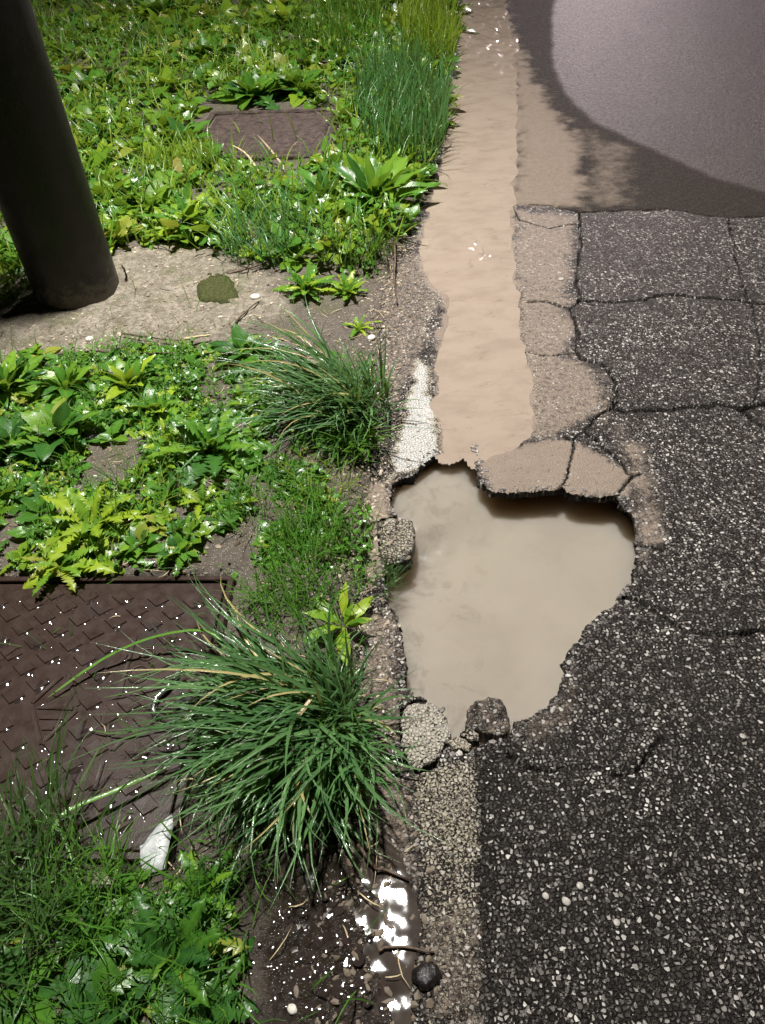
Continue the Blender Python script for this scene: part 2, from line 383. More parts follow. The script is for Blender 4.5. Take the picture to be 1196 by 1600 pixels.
STREAM = [(700, -120), (722, 0), (716, 70), (704, 150), (690, 250), (668, 330), (652, 400), (664, 440), (694, 470), (686, 530), (680, 580), (682, 640), (690, 700), (700, 712), (735, 695), (748, 720), (800, 705), (835, 672), (838, 620),
          (832, 575), (820, 520), (808, 470), (803, 400), (806, 330), (812, 200), (808, 100), (800, 50), (790, 0), (790, -120)]
STREAM_G = GP(STREAM)
MUDS = [(STREAM, 1.0, .04), (STREAM, .62, .13), ([(800, 325), (905, 335), (900, 560), (952, 585), (957, 640), (880, 690), (790, 700)], .62, .06),
        ([(745, 700), (890, 680), (988, 738), (985, 778), (760, 775)], .78, .03), ([(975, 660), (1015, 720), (1040, 800), (1022, 870), (990, 880), (985, 760)], .62, .07),
        ([(800, 40), (835, 120), (905, 215), (917, 322), (800, 322)], .72, .09), ([(917, 200), (990, 230), (985, 320), (917, 322)], .42, .10),
        ([(560, 940), (625, 960), (640, 1090), (640, 1200), (655, 1400), (640, 1620), (540, 1620), (550, 1150)], .5, .04),
        ([(590, 420), (660, 380), (700, 440), (685, 500), (655, 580), (615, 640), (590, 600)], .5, .05), ([(800, 1125), (860, 1108), (900, 1030), (905, 1110), (850, 1180), (800, 1190)], .38, .04),
        ([(575, 760), (615, 750), (600, 900), (570, 930)], .8, .03), ([(655, 1390), (760, 1380), (780, 1620), (640, 1620)], .38, .05)]
PAINTS = [([(640, 1190), (690, 1185), (752, 1180), (757, 1300), (756, 1400), (766, 1640), (660, 1640), (655, 1400), (648, 1290)], .66, .026),
          ([(606, 752), (660, 735), (692, 716), (683, 640), (672, 572), (650, 560), (628, 640), (610, 700)], .93, .03),
          ([(640, 580), (690, 470), (715, 400), (700, 420), (660, 480)], .55, .03)]
BARES = [([(780, 1280), (960, 1180), (1250, 1100), (1250, 1700), (770, 1700)], .34, .25), ([(742, 1170), (800, 1150), (815, 1250), (780, 1400), (770, 1500), (756, 1500), (752, 1250)], .75, .04), ([(905, 335), (1000, 335), (1000, 350), (905, 350)], .5, .03)]
LITROAD = GP([(880, -80), (862, 30), (866, 105), (884, 148), (930, 190), (980, 214), (1050, 248), (1110, 275), (1200, 300), (1330, 330), (1500, 200), (1500, -80)])  # edge of the brighter-lit asphalt, built as a glossier patch
LID_C = GP([(368, 902), (0, 897)])
MUDWET = GP([(390, 1380), (430, 1290), (540, 1250), (600, 1230), (640, 1400), (670, 1700), (360, 1700), (385, 1500)])
SAND = GP([(-60, 520), (60, 470), (190, 400), (250, 392), (330, 398), (400, 425), (440, 440), (430, 500), (340, 535), (200, 545), (-60, 590)])

# ------------------------------------------------------------------ ground sheets
LID_ANG = rad(-5.0); LID_W, LID_L = .95, .72
lid_tr = LID_C[0]
ca, sa = math.cos(LID_ANG), math.sin(LID_ANG)
def lid_uv(X, Y):
    """u along the lid's top edge to the left, v towards the viewer, from its far corner"""
    dx, dy = X-lid_tr[0], Y-lid_tr[1]
    return -(dx*ca+dy*sa), -(-dx*sa+dy*ca)
def lid_xy(u, v):
    dx, dy = -u, -v
    return lid_tr[0]+dx*ca-dy*sa, lid_tr[1]+dx*sa+dy*ca

def soil_fields(X, Y):
    e = edge_x(Y); s = X-e
    z = .014 + .016*fbm(X, Y, 2.2, 1, 4) + .011*fbm(X, Y, 20, 5, 4) + .0022*fbm(X, Y, 120, 9, 2)
    wet = sstep(-.05, .06, sdist(X, Y, MUDWET) + .06*fbm(X, Y, 9, 33, 3))
    sand = sstep(-.06, .07, sdist(X, Y, SAND) + .07*fbm(X, Y, 6, 35, 3))
    z = z*(1-wet) + wet*(.006 + .020*fbm(X, Y, 16, 21, 4) + .012*fbm(X, Y, 60, 23, 3))
    z = z + sand*.012
    z = z - sstep(-.07, .05, s + .035*fbm(X, Y, 11, 37, 3))*.05
    wet = np.maximum(wet, .55*sstep(-.14, .0, s+.05*fbm(X, Y, 7, 39, 3)))
    u, v = lid_uv(X, Y)
    dl = np.maximum(np.maximum(-u, u-LID_W), np.maximum(-v, v-LID_L))
    z = np.where(dl < .004, -.03, np.minimum(z, np.maximum(.006, dl*.5)) if True else z)
    wet = np.maximum(wet, .7*sstep(.08, .01, dl)*(v > .35))
    return z, wet, sand
def road_fields(X, Y):
    z = .0035*fbm(X, Y, 3.0, 51, 3) + .0012*fbm(X, Y, 60, 53, 2)
    cd_ = np.full(X.shape, 50.0)
    for pts, w, d in CRACKS_G:
        dd = seg_dist(X, Y, pts, False, .03)
        cd_ = np.minimum(cd_, dd/w) if len(CRACKS_G) else cd_
        ww = w*.72*(.2+1.2*vnoise(X*34, Y*34, 71)**1.3)
        z = z - 1.7*d*(.25+.75*sstep(.22, .5, vnoise(X*11, Y*11, 73)))*np.exp(-(dd/ww)**2) 
    sd = sdist(X, Y, STREAM_G, .12)
    z = z - .014*sstep(-.02, .05, sd + .030*fbm(X, Y, 10, 57, 4))
    hd = -sdist(X, Y, HOLE_G, .08)
    z = z - .003*np.exp(-np.maximum(hd, 0)/.006)*(.5+vnoise(X*40, Y*40, 77))
    def comb(specs, seed, f):
        r = np.zeros(X.shape)
        for pts, v, soft in specs:
            q = sdist(X, Y, GP(pts), .2)
            r = np.maximum(r, v*sstep(-soft, soft, q + .8*soft*fbm(X, Y, f, seed, 3)))
        return r
    mud = comb(MUDS, 61, 14); paint = comb(PAINTS, 63, 30); bare = comb(BARES, 65, 14)
    paint = paint*(.74+.26*sstep(.34, .62, Y + .08*fbm(X, Y, 9, 69, 3)))
    in_crack = np.exp(-cd_**2); mud = mud*(1-in_crack); bare = np.maximum(bare, in_crack)
    wet = sstep(-.02, .03, sdist(X, Y, LITROAD, .3) + .02*fbm(X, Y, 8, 67, 3))  # gloss mask in the shape of the pool of light
    return z, mud, paint, bare, wet

def grid(xs, ys, jit=0.0):
    X, Y = np.meshgrid(xs, ys)
    if jit:
        jx = RS.uniform(-jit, jit, X.shape); jy = RS.uniform(-jit, jit, X.shape)
        jx[:, 0] = jx[:, -1] = 0; jy[0] = jy[-1] = 0; jy[:, 0] = jy[:, -1] = 0; jx[0] = jx[-1] = 0
        X = X+jx; Y = Y+jy
    return X, Y
def submesh(name, X, Y, Z, cells, attrs, mat, skirt=None, skirt_cells=None):
    """mesh of the chosen grid cells; skirt = depth of the side faces along edges that meet a cell of skirt_cells"""
    ny, nx = X.shape; idx = np.arange(ny*nx).reshape(ny, nx)
    f = np.stack([idx[:-1, :-1], idx[:-1, 1:], idx[1:, 1:], idx[1:, :-1]], -1)[cells]
    V = np.stack([X, Y, Z], -1).reshape(-1, 3)
    A = {k: a.ravel() for k, a in attrs.items()}
    used = np.unique(f); remap = np.full(ny*nx, -1); remap[used] = np.arange(len(used))
    Vn = V[used]; F = remap[f]; An = {k: a[used] for k, a in A.items()}
    if skirt is not None:
        hole = np.pad(skirt_cells, 1); me_ = cells
        sides = []
        for (dy, dx, a, b) in ((-1, 0, (0, 0), (0, 1)), (1, 0, (1, 1), (1, 0)), (0, -1, (1, 0), (0, 0)), (0, 1, (0, 1), (1, 1))):
            nb = hole[1+dy:1+dy+me_.shape[0], 1+dx:1+dx+me_.shape[1]]
            jj, ii = np.nonzero(me_ & nb)
            sides.append(np.stack([idx[jj+a[0], ii+a[1]], idx[jj+b[0], ii+b[1]]], -1))
        S = np.concatenate(sides)
        if len(S):
            n0 = len(Vn); top = V[S.ravel()].copy(); low = top.copy(); mid = top.copy()
            h = vnoise(top[:, 0]*60, top[:, 1]*60, 91); h2 = vnoise(top[:, 0]*45, top[:, 1]*45, 95)
            mid[:, 2] -= skirt*.4; mid[:, 0] += (h-.5)*.010; mid[:, 1] += (h2-.5)*.010
            low[:, 2] -= skirt*(.8+.5*h); low[:, 0] += (h2-.5)*.016; low[:, 1] += (h-.5)*.016
            k = len(top); q = np.arange(0, k, 2)
            Vn = np.vstack([Vn, top, mid, low])
            F = np.vstack([F, np.stack([n0+q+1, n0+q, n0+k+q, n0+k+q+1], -1), np.stack([n0+k+q+1, n0+k+q, n0+2*k+q, n0+2*k+q+1], -1)])
            for kx in An:
                base = A[kx][S.ravel()]*(0.25 if kx == 'mud' else 0.0)
                if kx == 'bare': base = np.full(k, .7)
                An[kx] = np.concatenate([An[kx], base, base, base])
    return mesh_np(name, Vn, F4=F, mat=mat, attrs=An)

# near road: fine grid, split into the slabs that the cracks divide it into
YC = 3.46
ysn = [0.0]
while ysn[-1] < YC: ysn.append(ysn[-1] + .0036 + .0012*max(0, ysn[-1]-.9))
ysn = np.array(ysn); YC = ysn[-1]
xsr = np.arange(-.30, 2.25, .0042)
X, Y = grid(xsr, ysn, .0011)
Zr, mud, paint, bare, wet = road_fields(X, Y)
e = edge_x(Y)
cx = (X[:-1, :-1]+X[1:, 1:])/2; cy = (Y[:-1, :-1]+Y[1:, 1:])/2
road_cell = cx > edge_x(cy)-.10
void = inside(cx, cy, HOLE_G)
for pts, zt, th, pt, lb in CHUNKS:
    if zt > 0: void |= (sdist(cx, cy, GP(pts), .05) > -.006)
void &= road_cell
solid = road_cell & ~void
# everything beyond the long crack belongs to the smoother surfacing
lc = CRACKS_G[0][0]; yl = np.interp(cx, lc[:, 0], lc[:, 1])
beyond = solid & (cy > yl) & (cx > lc[0, 0])
beyond |= solid & (cx <= lc[0, 0]) & (cy > lc[0, 1]+.05)
crackd = np.full(cx.shape, 1e3)
for pts, w, d in CRACKS_G[:15]: crackd = np.minimum(crackd, seg_dist(cx, cy, pts, False, .05)/max(w, .0055))
open_ = solid & ~beyond & (crackd > .8)
lab = np.zeros(cx.shape, np.int32); nlab = 0
op = open_.copy(); H_, W_ = op.shape
flat = op.ravel(); labf = lab.ravel()
for seed in range(flat.size):
    if not flat[seed] or labf[seed]: continue
    nlab += 1; labf[seed] = nlab; st = [seed]
    while st:
        k = st.pop(); i = k % W_
        for n, okk in ((k-1, i > 0), (k+1, i < W_-1), (k-W_, k >= W_), (k+W_, k+W_ < flat.size)):
            if okk and flat[n] and not labf[n]: labf[n] = nlab; st.append(n)
lab = labf.reshape(H_, W_)
cnt = np.bincount(lab.ravel(), minlength=nlab+1)
for k in range(1, nlab+1):
    if cnt[k] < 450: lab[lab == k] = 0
todo = solid & ~beyond
for it in range(80):
    miss = todo & (lab == 0)
    if not miss.any(): break
    new = lab.copy()
    for dy, dx in ((0, 1), (0, -1), (1, 0), (-1, 0)):
        sh = np.roll(lab, (dy, dx), (0, 1)); m = miss & (new == 0) & (sh > 0); new[m] = sh[m]
    lab = new
A_road = dict(mud=mud, paint=paint, bare=bare)

# the far part of the road: one coarser sheet to the horizon
ysf = [YC]
while ysf[-1] < 10.5: ysf.append(ysf[-1] + .016 + .004*(ysf[-1]-YC))
ysf = np.array(ysf + [12, 15, 20, 30, 66])
xsf = np.concatenate([np.arange(-.2, 5.2, .022), [6, 8, 11, 16, 25]])
Xf, Yf = np.meshgrid(xsf, ysf)
Zf, mudf, _, _, litf = road_fields(Xf, Yf)
Zf = Zf - .005
farc = ((Xf[:-1, :-1]+Xf[1:, 1:])/2) > edge_x((Yf[:-1, :-1]+Yf[1:, 1:])/2)-.12
road = link('road', submesh('road', Xf, Yf, Zf, farc, dict(mud=mudf, wet=litf), M['fine'])); tag(road, kind='structure')
Zb = Zr.copy(); Zb = Zb - .005
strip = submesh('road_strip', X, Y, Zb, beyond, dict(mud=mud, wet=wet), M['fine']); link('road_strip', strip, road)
for k in range(1, lab.max()+1):
    c = (lab == k) & todo
    if not c.any(): continue
    s = .004*(RS.rand()-.5) if cnt[k] < 60000 else 0.0
    link('asphalt_slab', submesh('asphalt_slab', X, Y, Zr+s, c, A_road, M['asphalt'], .020, void), road)

# exposed stones standing proud of the slabs (too many to pick apart)
def stone_protos(n=6, sub=1):
    import bmesh
    out = []
    for k in range(n):
        bm = bmesh.new(); bmesh.ops.create_icosphere(bm, subdivisions=sub, radius=1.0)
        r = random.Random(k)
        for v in bm.verts: v.co *= r.uniform(.5, 1.3)
        vs_ = np.array([v.co[:] for v in bm.verts]); fs = np.array([[v.index for v in f.verts] for f in bm.faces]); bm.free(); out.append((vs_, fs))
    return out
protos = stone_protos()
def scatter_stones(pts, rads, flat_, tone, mat, name):
    Vs, Fs, T = [], [], []; n = 0
    pick = RS.randint(0, len(protos), len(pts)); az = RS.rand(len(pts))*6.283
    for k in range(len(protos)):
        m = np.nonzero(pick == k)[0]
        if not len(m): continue
        pv, pf = protos[k]
        c, s = np.cos(az[m])[:, None], np.sin(az[m])[:, None]
        asp = RS.uniform(.6, 1.6, len(m))[:, None]
        px, py = pv[None, :, 0]*asp, pv[None, :, 1]/asp
        x = (px*c-py*s)*rads[m][:, None]; y = (px*s+py*c)*rads[m][:, None]; z = pv[None, :, 2]*(rads[m]*flat_)[:, None]
        V = np.stack([x+pts[m][:, 0:1], y+pts[m][:, 1:2], z+pts[m][:, 2:3]], -1).reshape(-1, 3)
        F = (pf[None] + (np.arange(len(m))*len(pv))[:, None, None]).reshape(-1, 3) + n
        Vs.append(V); Fs.append(F); T.append(np.repeat(tone[m], len(pv))); n += len(V)
    return mesh_np(name, np.vstack(Vs), F3=np.vstack(Fs), mat=mat, smooth=False, attrs=dict(tone=np.concatenate(T)))
def mat_chip():
    t = NT('aggregate'); tone = t.attr('tone'); p = t.pos()
    c = t.ramp(tone, [(0, (.04, .036, .033)), (.35, (.14, .125, .115)), (.75, (.36, .34, .315)), (1, (.66, .63, .58))])
    c = t.mix(t.math('MULTIPLY', t.noise(p, 400, 3), .35), c, (.07, .06, .05))
    return t.set(Base_Color=c, Roughness=t.lin(t.noise(p, 200, 2), .3, .7, .28, .55), Normal=t.bump(t.noise(p, 900, 2), .001, .5))
M['chip'] = mat_chip()
jj, ii = np.nonzero(todo & (crackd > 1.3))
w8 = np.minimum(1.0, 1.6/np.maximum(cy[jj, ii], .5))*(1-.85*np.clip(mud[jj, ii], 0, 1))*(1-.9*np.clip(bare[jj, ii]*1.2, 0, 1))*(1-.6*paint[jj, ii])*np.where(inside(cx[jj, ii], cy[jj, ii], STREAM_G), 0, 1)
w8 = w8*(.35+.9*vnoise(cx[jj, ii]*9, cy[jj, ii]*9, 131))
pk = RS.choice(len(jj), 7000, replace=False, p=w8/w8.sum())
sr = np.clip(RS.gamma(5, .00050, len(pk)), .0012, .0060)
sp = np.stack([cx[jj, ii][pk]+RS.uniform(-.002, .002, len(pk)), cy[jj, ii][pk]+RS.uniform(-.002, .002, len(pk)), Zr[:-1, :-1][jj, ii][pk]-sr*.10], -1)
tone = np.clip(RS.beta(1.3, 1.8, len(pk)), 0, 1)
agg = link('aggregate', scatter_stones(sp, sr, .36, tone, M['chip'], 'aggregate'), road); tag(agg, kind='stuff')

# verge soil: fine near, coarse far
def soil_sheet(name, xs, ys, drop=None):
    Xs, Ys = np.meshgrid(xs, ys); z, w, s = soil_fields(Xs, Ys)
    c = ((Xs[:-1, :-1]+Xs[1:, 1:])/2) < edge_x((Ys[:-1, :-1]+Ys[1:, 1:])/2)+.10
    hx, hy = (Xs[:-1, :-1]+Xs[1:, 1:])/2, (Ys[:-1, :-1]+Ys[1:, 1:])/2
    c &= ~inside(hx, hy, HOLE_G)
    return submesh(name, Xs, Ys, z, c, dict(wet=w, sand=s), M['soil'])
ground = link('ground', soil_sheet('ground', np.concatenate([[-40, -25, -15, -9, -7], np.arange(-5.5, 2.4, .03), np.linspace(2.5, 12, 20)]), np.concatenate([np.arange(YC-.01, 9.5, .03), [10, 11, 13, 17, 25, 40, 66]])))
tag(ground, kind='structure')
link('soil', soil_sheet('soil', np.concatenate([[-8, -5, -3.5, -2.6], np.arange(-2.2, -.62, .012), np.arange(-.62, .42, .006)]), np.concatenate([np.arange(-.3, 1.2, .006), np.arange(1.2, YC, .010), [YC]])), ground)

# pothole: the eroded bed reaches under the slabs, water stands in it
BASIN = GP([(585, 745), (690, 670), (745, 640), (930, 690), (1030, 735), (1040, 800), (1030, 860), (1015, 920), (970, 1010), (900, 1120), (790, 1190), (690, 1180), (610, 1110), (590, 960), (575, 850)])
xb = np.arange(-.16, .92, .010); yb = np.arange(.62, 2.12, .010); Xb, Yb = np.meshgrid(xb, yb)
sb = sdist(Xb, Yb, BASIN, .25)
shelf = sstep(-.10, .10, sdist(Xb, Yb, GP([(600, 745), (690, 690), (745, 690), (752, 740), (740, 790), (700, 800), (660, 820), (620, 820), (590, 790)]), .25) + .03*fbm(Xb, Yb, 12, 89, 3))
Zbed = -.045 - .16*sstep(-.035, .14, sb + .03*fbm(Xb, Yb, 9, 83, 3)) + .012*fbm(Xb, Yb, 22, 85, 4)
bed = link('pothole_bed', submesh('pothole_bed', Xb, Yb, Zbed, np.ones((len(yb)-1, len(xb)-1), bool), {}, M['bed'])); tag(bed, kind='structure')
Zw = -.096 + .058*shelf + (.0006+.003*shelf)*fbm(Xb, Yb, 14, 87, 3)
hw = inside((Xb[:-1, :-1]+Xb[1:, 1:])/2, (Yb[:-1, :-1]+Yb[1:, 1:])/2, GP([(560, 700), (700, 640), (760, 600), (1090, 690), (1090, 930), (930, 1180), (700, 1240), (560, 1120)]))
pool = link('pothole_water', submesh('pothole_water', Xb, Yb, Zw, hw, {}, M['pool'])); tag(pool, kind='structure')

# the muddy runnel along the edge of the road
ys_ = [1.66]
while ys_[-1] < 9.5: ys_.append(ys_[-1] + .006 + .0035*(ys_[-1]-1.66))
xs_ = np.arange(.05, 1.9, .007); Xs, Ys = np.meshgrid(xs_, np.array(ys_))
riff = np.exp(-((Xs-G(745, 385)[0])**2/.045**2 + (Ys-G(745, 385)[1])**2/.13**2))*sstep(.35, .7, vnoise(Xs*45, Ys*16, 117))
tail = sstep(4.2, 6.0, Ys)
rot = Xs*.9+Ys*.45
Zs = -.0048 + .0005*fbm(rot, Ys, 5, 101, 2) + .00022*fbm(rot*2.2, Ys, 24, 103, 2)*(.4+tail) + .024*riff*fbm(Xs, Ys*.5, 45, 105, 2) + .013*sstep(4.9, 6.3, Ys)*fbm(Xs, Ys*.4, 16, 107, 2)
Zs -= .005*sstep(YC-.3, YC+.1, Ys)
sc_ = sdist((Xs[:-1, :-1]+Xs[1:, 1:])/2, (Ys[:-1, :-1]+Ys[1:, 1:])/2, STREAM_G, .2)
stream = link('water_stream', submesh('water_stream', Xs, Ys, Zs, sc_ > -.035, {}, M['stream'])); tag(stream, kind='structure')
# thin puddle in the churned mud near the viewer
xp = np.arange(-.40, .10, .004); yp = np.arange(.1, .75, .004); Xp, Yp = np.meshgrid(xp, yp)
pc = inside((Xp[:-1, :-1]+Xp[1:, 1:])/2, (Yp[:-1, :-1]+Yp[1:, 1:])/2, GP([(400, 1700), (420, 1480), (480, 1330), (580, 1290), (625, 1330), (660, 1440), (640, 1560), (660, 1700)]))
puddle = link('puddle', submesh('puddle', Xp, Yp, .0005+.0012*fbm(Xp, Yp, 18, 109, 2)+.0003*fbm(Xp, Yp, 48, 111, 2), pc, {}, M['puddle'])); tag(puddle, kind='structure')

# ------------------------------------------------------------------ loose asphalt lumps
def chunk_mesh(pts, zt, th, pt, seed):
    P = roughen(roughen(GP(pts, zt), .016, .005, True, seed), .006, .0028, True, seed+7); c = P.mean(0); n = len(P)
    rings = [(0.0, 0.0, 0), (.35, 0, 0), (.62, 0, 0), (.86, 0, 0), (.96, -.0008, 0), (1.0, -.005, 0), (1.02, -th*.55, 1), (.95, -th, 1)]
    V = [[c[0], c[1], zt]]; A = [pt]
    for f, dz, side in rings[1:]:
        for i, p in enumerate(P):
            q = c+(p-c)*f
            V.append([q[0], q[1], zt+dz]); A.append(0 if side else pt)
    V = np.array(V); nz = fbm(V[:, 0], V[:, 1], 70, seed, 3); V[:, 2] += .0035*nz + .004*fbm(V[:, 0], V[:, 1], 22, seed+1, 2)
    F3 = [[0, 1+i, 1+(i+1) % n] for i in range(n)]; F4 = []
    for r in range(len(rings)-2):
        a = 1+r*n
        F4 += [[a+i, a+n+i, a+n+(i+1) % n, a+(i+1) % n] for i in range(n)]
    A = np.array(A)
    loc = np.array([c[0], c[1], 0]); V = V-loc
    me = mesh_np('asphalt_chunk', V, F4=F4, F3=F3, mat=M['asphalt'], attrs=dict(paint=A, mud=np.where(A > .1, .22, .38), bare=np.zeros(len(A))))
    return me, loc
for i, (pts, zt, th, pt, lb) in enumerate(CHUNKS):
    me, loc = chunk_mesh(pts, zt, th, pt, 200+i)
    o = link('asphalt_chunk', me); o.location = loc; tag(o, lb, 'asphalt chunk', 'lumps broken off the pothole rim')

# ------------------------------------------------------------------ street lamps
def lathe(name, prof, mat, seg=40, wob=0.0):
    a = np.linspace(0, 2*math.pi, seg, endpoint=False); V = []; F = []
    for j, (r, z) in enumerate(prof):
        V += [[r*math.cos(t), r*math.sin(t), z] for t in a]
    for j in range(len(prof)-1):
        F += [[j*seg+i, j*seg+(i+1) % seg, (j+1)*seg+(i+1) % seg, (j+1)*seg+i] for i in range(seg)]
    return mesh_np(name, V, F4=F, mat=mat)
def tube(name, pts, r, mat, seg=8):
    pts = [np.array(p, float) for p in pts]; V = []; F = []
    rr = r if hasattr(r, '__len__') else [r]*len(pts)
    for k, p in enumerate(pts):
        d = pts[min(k+1, len(pts)-1)]-pts[max(k-1, 0)]; d = d/(np.linalg.norm(d)+1e-9)
        a = np.cross(d, [0, 0, 1.0]); a = a if np.linalg.norm(a) > .05 else np.cross(d, [1.0, 0, 0]); a /= np.linalg.norm(a); b = np.cross(d, a)
        V += [p+rr[k]*(math.cos(t)*a+math.sin(t)*b) for t in np.linspace(0, 2*math.pi, seg, endpoint=False)]
    for k in range(len(pts)-1):
        F += [[k*seg+i, k*seg+(i+1) % seg, (k+1)*seg+(i+1) % seg, (k+1)*seg+i] for i in range(seg)]
    n = len(V); V += [pts[0], pts[-1]]
    F3 = [[n, (i+1) % seg, i] for i in range(seg)] + [[n+1, (len(pts)-1)*seg+i, (len(pts)-1)*seg+(i+1) % seg] for i in range(seg)]
    return mesh_np(name, V, F4=F, F3=F3, mat=mat)
def street_lamp(base, lamp, watts, label, r0, colr, spread=None):
    root = empty('street_lamp', base); tag(root, label, 'street lamp')
    h = lamp[2]+.15
    link('post', lathe('post', [(r0*1.0, -.06), (r0*1.0, .02), (r0*.995, .6), (r0*.97, 1.6), (r0*.9, 3), (r0*.62, h-.3), (r0*.6, h), (0.001, h+.03)], M['pole'], 56), root)
    lx, ly = lamp[0]-base[0], lamp[1]-base[1]
    link('arm', tube('arm', [(0, 0, h-.1), (lx*.3, ly*.3, h+.06), (lx*.75, ly*.75, h+.1), (lx, ly, h+.06)], .035, M['pole'], 12), root)
    hd = lathe('lamp_head', [(.001, .13), (.10, .12), (.17, .08), (.20, .02), (.20, 0), (.165, -.005)], M['pole'], 32)
    o = link('lamp_head', hd, root); o.location = (lx, ly, lamp[2]+.03)
    g = link('lens', lathe('lens', [(.16, 0), (.10, -.015), (.001, -.02)], M['lamp_glass'], 32), o); g.location = (0, 0, .012)
    L = bpy.data.lights.new('lamp_light', 'AREA'); L.shape = 'DISK'; L.size = .46; L.energy = watts; L.color = colr; L.spread = rad(82) if spread is None else spread
    lo = bpy.data.objects.new('lamp_light', L); col.objects.link(lo); lo.parent = root; lo.location = (lx, ly, lamp[2]-.02)
    return root, lo
pb = G(118, 492); POLE = (pb[0]-.02, pb[1]+.165, .0)
street_lamp(POLE, LAMP1, LAMP1_W, 'thick dark round lamp post rising from the sandy patch', .165, (1.0, .965, .91))
r2, l2 = street_lamp((8.6, 27.0, 0), LAMP2, LAMP2_W, 'next street lamp down the road, showing only as glow on wet asphalt', .10, (1.0, .82, .84), rad(120))
l2.rotation_euler = Vector((LAMP2[0]-1.5, LAMP2[1]-6.0, LAMP2[2])).to_track_quat('Z', 'Y').to_euler()

# ------------------------------------------------------------------ cast-iron cover with raised lozenges
lid = empty('manhole_cover', (lid_tr[0], lid_tr[1], 0), LID_ANG)
tag(lid, 'wet brown cast-iron cover with raised diamond tread in the grass', 'manhole cover')
def boxmesh(name, x0, x1, y0, y1, z0, z1, mat, bev=.002):
    b = bev
    V = []
    for z, i in ((z0, 0), (z1-b, 0), (z1, b)):
        V += [[x0+i, y0+i, z], [x1-i, y0+i, z], [x1-i, y1-i, z], [x0+i, y1-i, z]]
    F = []
    for r in (0, 4): F += [[r+i, r+(i+1) % 4, r+4+(i+1) % 4, r+4+i] for i in range(4)]
    F.append([8, 9, 10, 11])
    return mesh_np(name, V, F4=F, mat=mat, smooth=False)
link('plate', boxmesh('plate', -LID_W+.02, -.022, -LID_L+.02, -.022, -.04, .004, M['iron']), lid)
for nm, a in (('x', (-LID_W, 0, -.016, 0)), ('y', (-LID_W, 0, -LID_L, -LID_L+.016)), ('z', (-.016, 0, -LID_L+.0162, -.0162)), ('w', (-LID_W, -LID_W+.016, -LID_L+.0162, -.0162))):
    link('frame_bar', boxmesh('frame_bar', *a, -.04, .009, M['iron']), lid)
def prism(pts, z0, z1, inset, mat, name):
    P = np.array(pts, float); c = P.mean(0); n = len(P); V = []
    for z, k in ((z0, 1.0), (z1-.0008, 1-inset*.6), (z1, 1-inset)):
        V += [[*(c+(p-c)*k), z] for p in P]
    V.append([*c, z1-.0004])
    F = [[r*n+i, r*n+(i+1) % n, (r+1)*n+(i+1) % n, (r+1)*n+i] for r in range(2) for i in range(n)]
    F3 = [[2*n+i, 2*n+(i+1) % n, 3*n] for i in range(n)]
    return mesh_np(name, V, F4=F, F3=F3, mat=mat, smooth=False)
la, lb_ = np.array([.0475, -.041]), np.array([.0455, .034])          # the tread lattice
loz = prism([la*.33+lb_*.33, la*.33-lb_*.33, -la*.33-lb_*.33, -la*.33+lb_*.33], .0035, .0078, .13, M['iron'], 'tread_lozenge')
def emb(p0, p1): return [tuple(q) for q in (p0, p1)]
def lidl(px): # photo point -> lid coordinates
    g = G(px[0], px[1], .006); u, v = lid_uv(g[0], g[1]); return np.array([-u, -v])
EMB = [((50, 1100), (65, 1163)), ((65, 1163), (120, 1110)), ((107, 1052), (123, 1103)), ((50, 1099), (98, 1056)), ((59, 1105), (115, 1107)), ((62, 1121), (101, 1122)), ((66, 1138), (84, 1138)),
       ((187, 1087), (213, 992)), ((176, 1172), (167, 1135)), ((176, 1172), (192, 1158)), ((163, 1186), (148, 1235))]
RINGS = [((217, 1053), .023), ((230, 1022), .016)]
EMBL = [(lidl(a), lidl(b)) for a, b in EMB]; RL = [(lidl(a), r) for a, r in RINGS]
def segd(p, a, b):
    t = np.clip(np.dot(p-a, b-a)/(np.dot(b-a, b-a)+1e-9), 0, 1); return np.linalg.norm(p-(a+t*(b-a)))
logo = np.mean([EMBL[0][0], EMBL[1][0], EMBL[2][0], EMBL[2][1]], axis=0)
n_l = 0
for i in range(-40, 40):
    for j in range(-40, 40):
        p = la*i+lb_*j+np.array([-.045, -.05])
        if not (-LID_W+.05 < p[0] < -.05 and -LID_L+.05 < p[1] < -.05): continue
        if np.linalg.norm(p-logo) < .062 or any(segd(p, a, b) < .024 for a, b in EMBL) or any(np.linalg.norm(p-a) < r+.022 for a, r in RL): continue
        o = link('tread_lozenge', loz, lid); o.location = (p[0], p[1], 0); o.rotation_euler = (RS.uniform(-.02, .02), RS.uniform(-.02, .02), 0); n_l += 1
for a, b in EMBL:
    d = (b-a)/np.linalg.norm(b-a); nn = np.array([-d[1], d[0]])*.0045
    link('raised_line', prism([a+nn, a-nn, b-nn, b+nn], .0035, .0075, .03, M['iron'], 'raised_line'), lid)
for a, r in RL:
    o = link('raised_ring', lathe('raised_ring', [(r+.004, .0035), (r+.003, .0075), (r-.003, .0075), (r-.004, .0035)], M['iron'], 28), lid); o.location = (a[0], a[1], 0)
hp = [lidl(p) for p in ((287, 1030), (283, 1048), (276, 1062), (262, 1080), (246, 1094), (241, 1112), (246, 1124))]
link('lifting_handle', tube('lifting_handle', [(p[0], p[1], .010+.006*math.sin(math.pi*k/6)) for k, p in enumerate(hp)], .007, M['steel'], 10), lid)

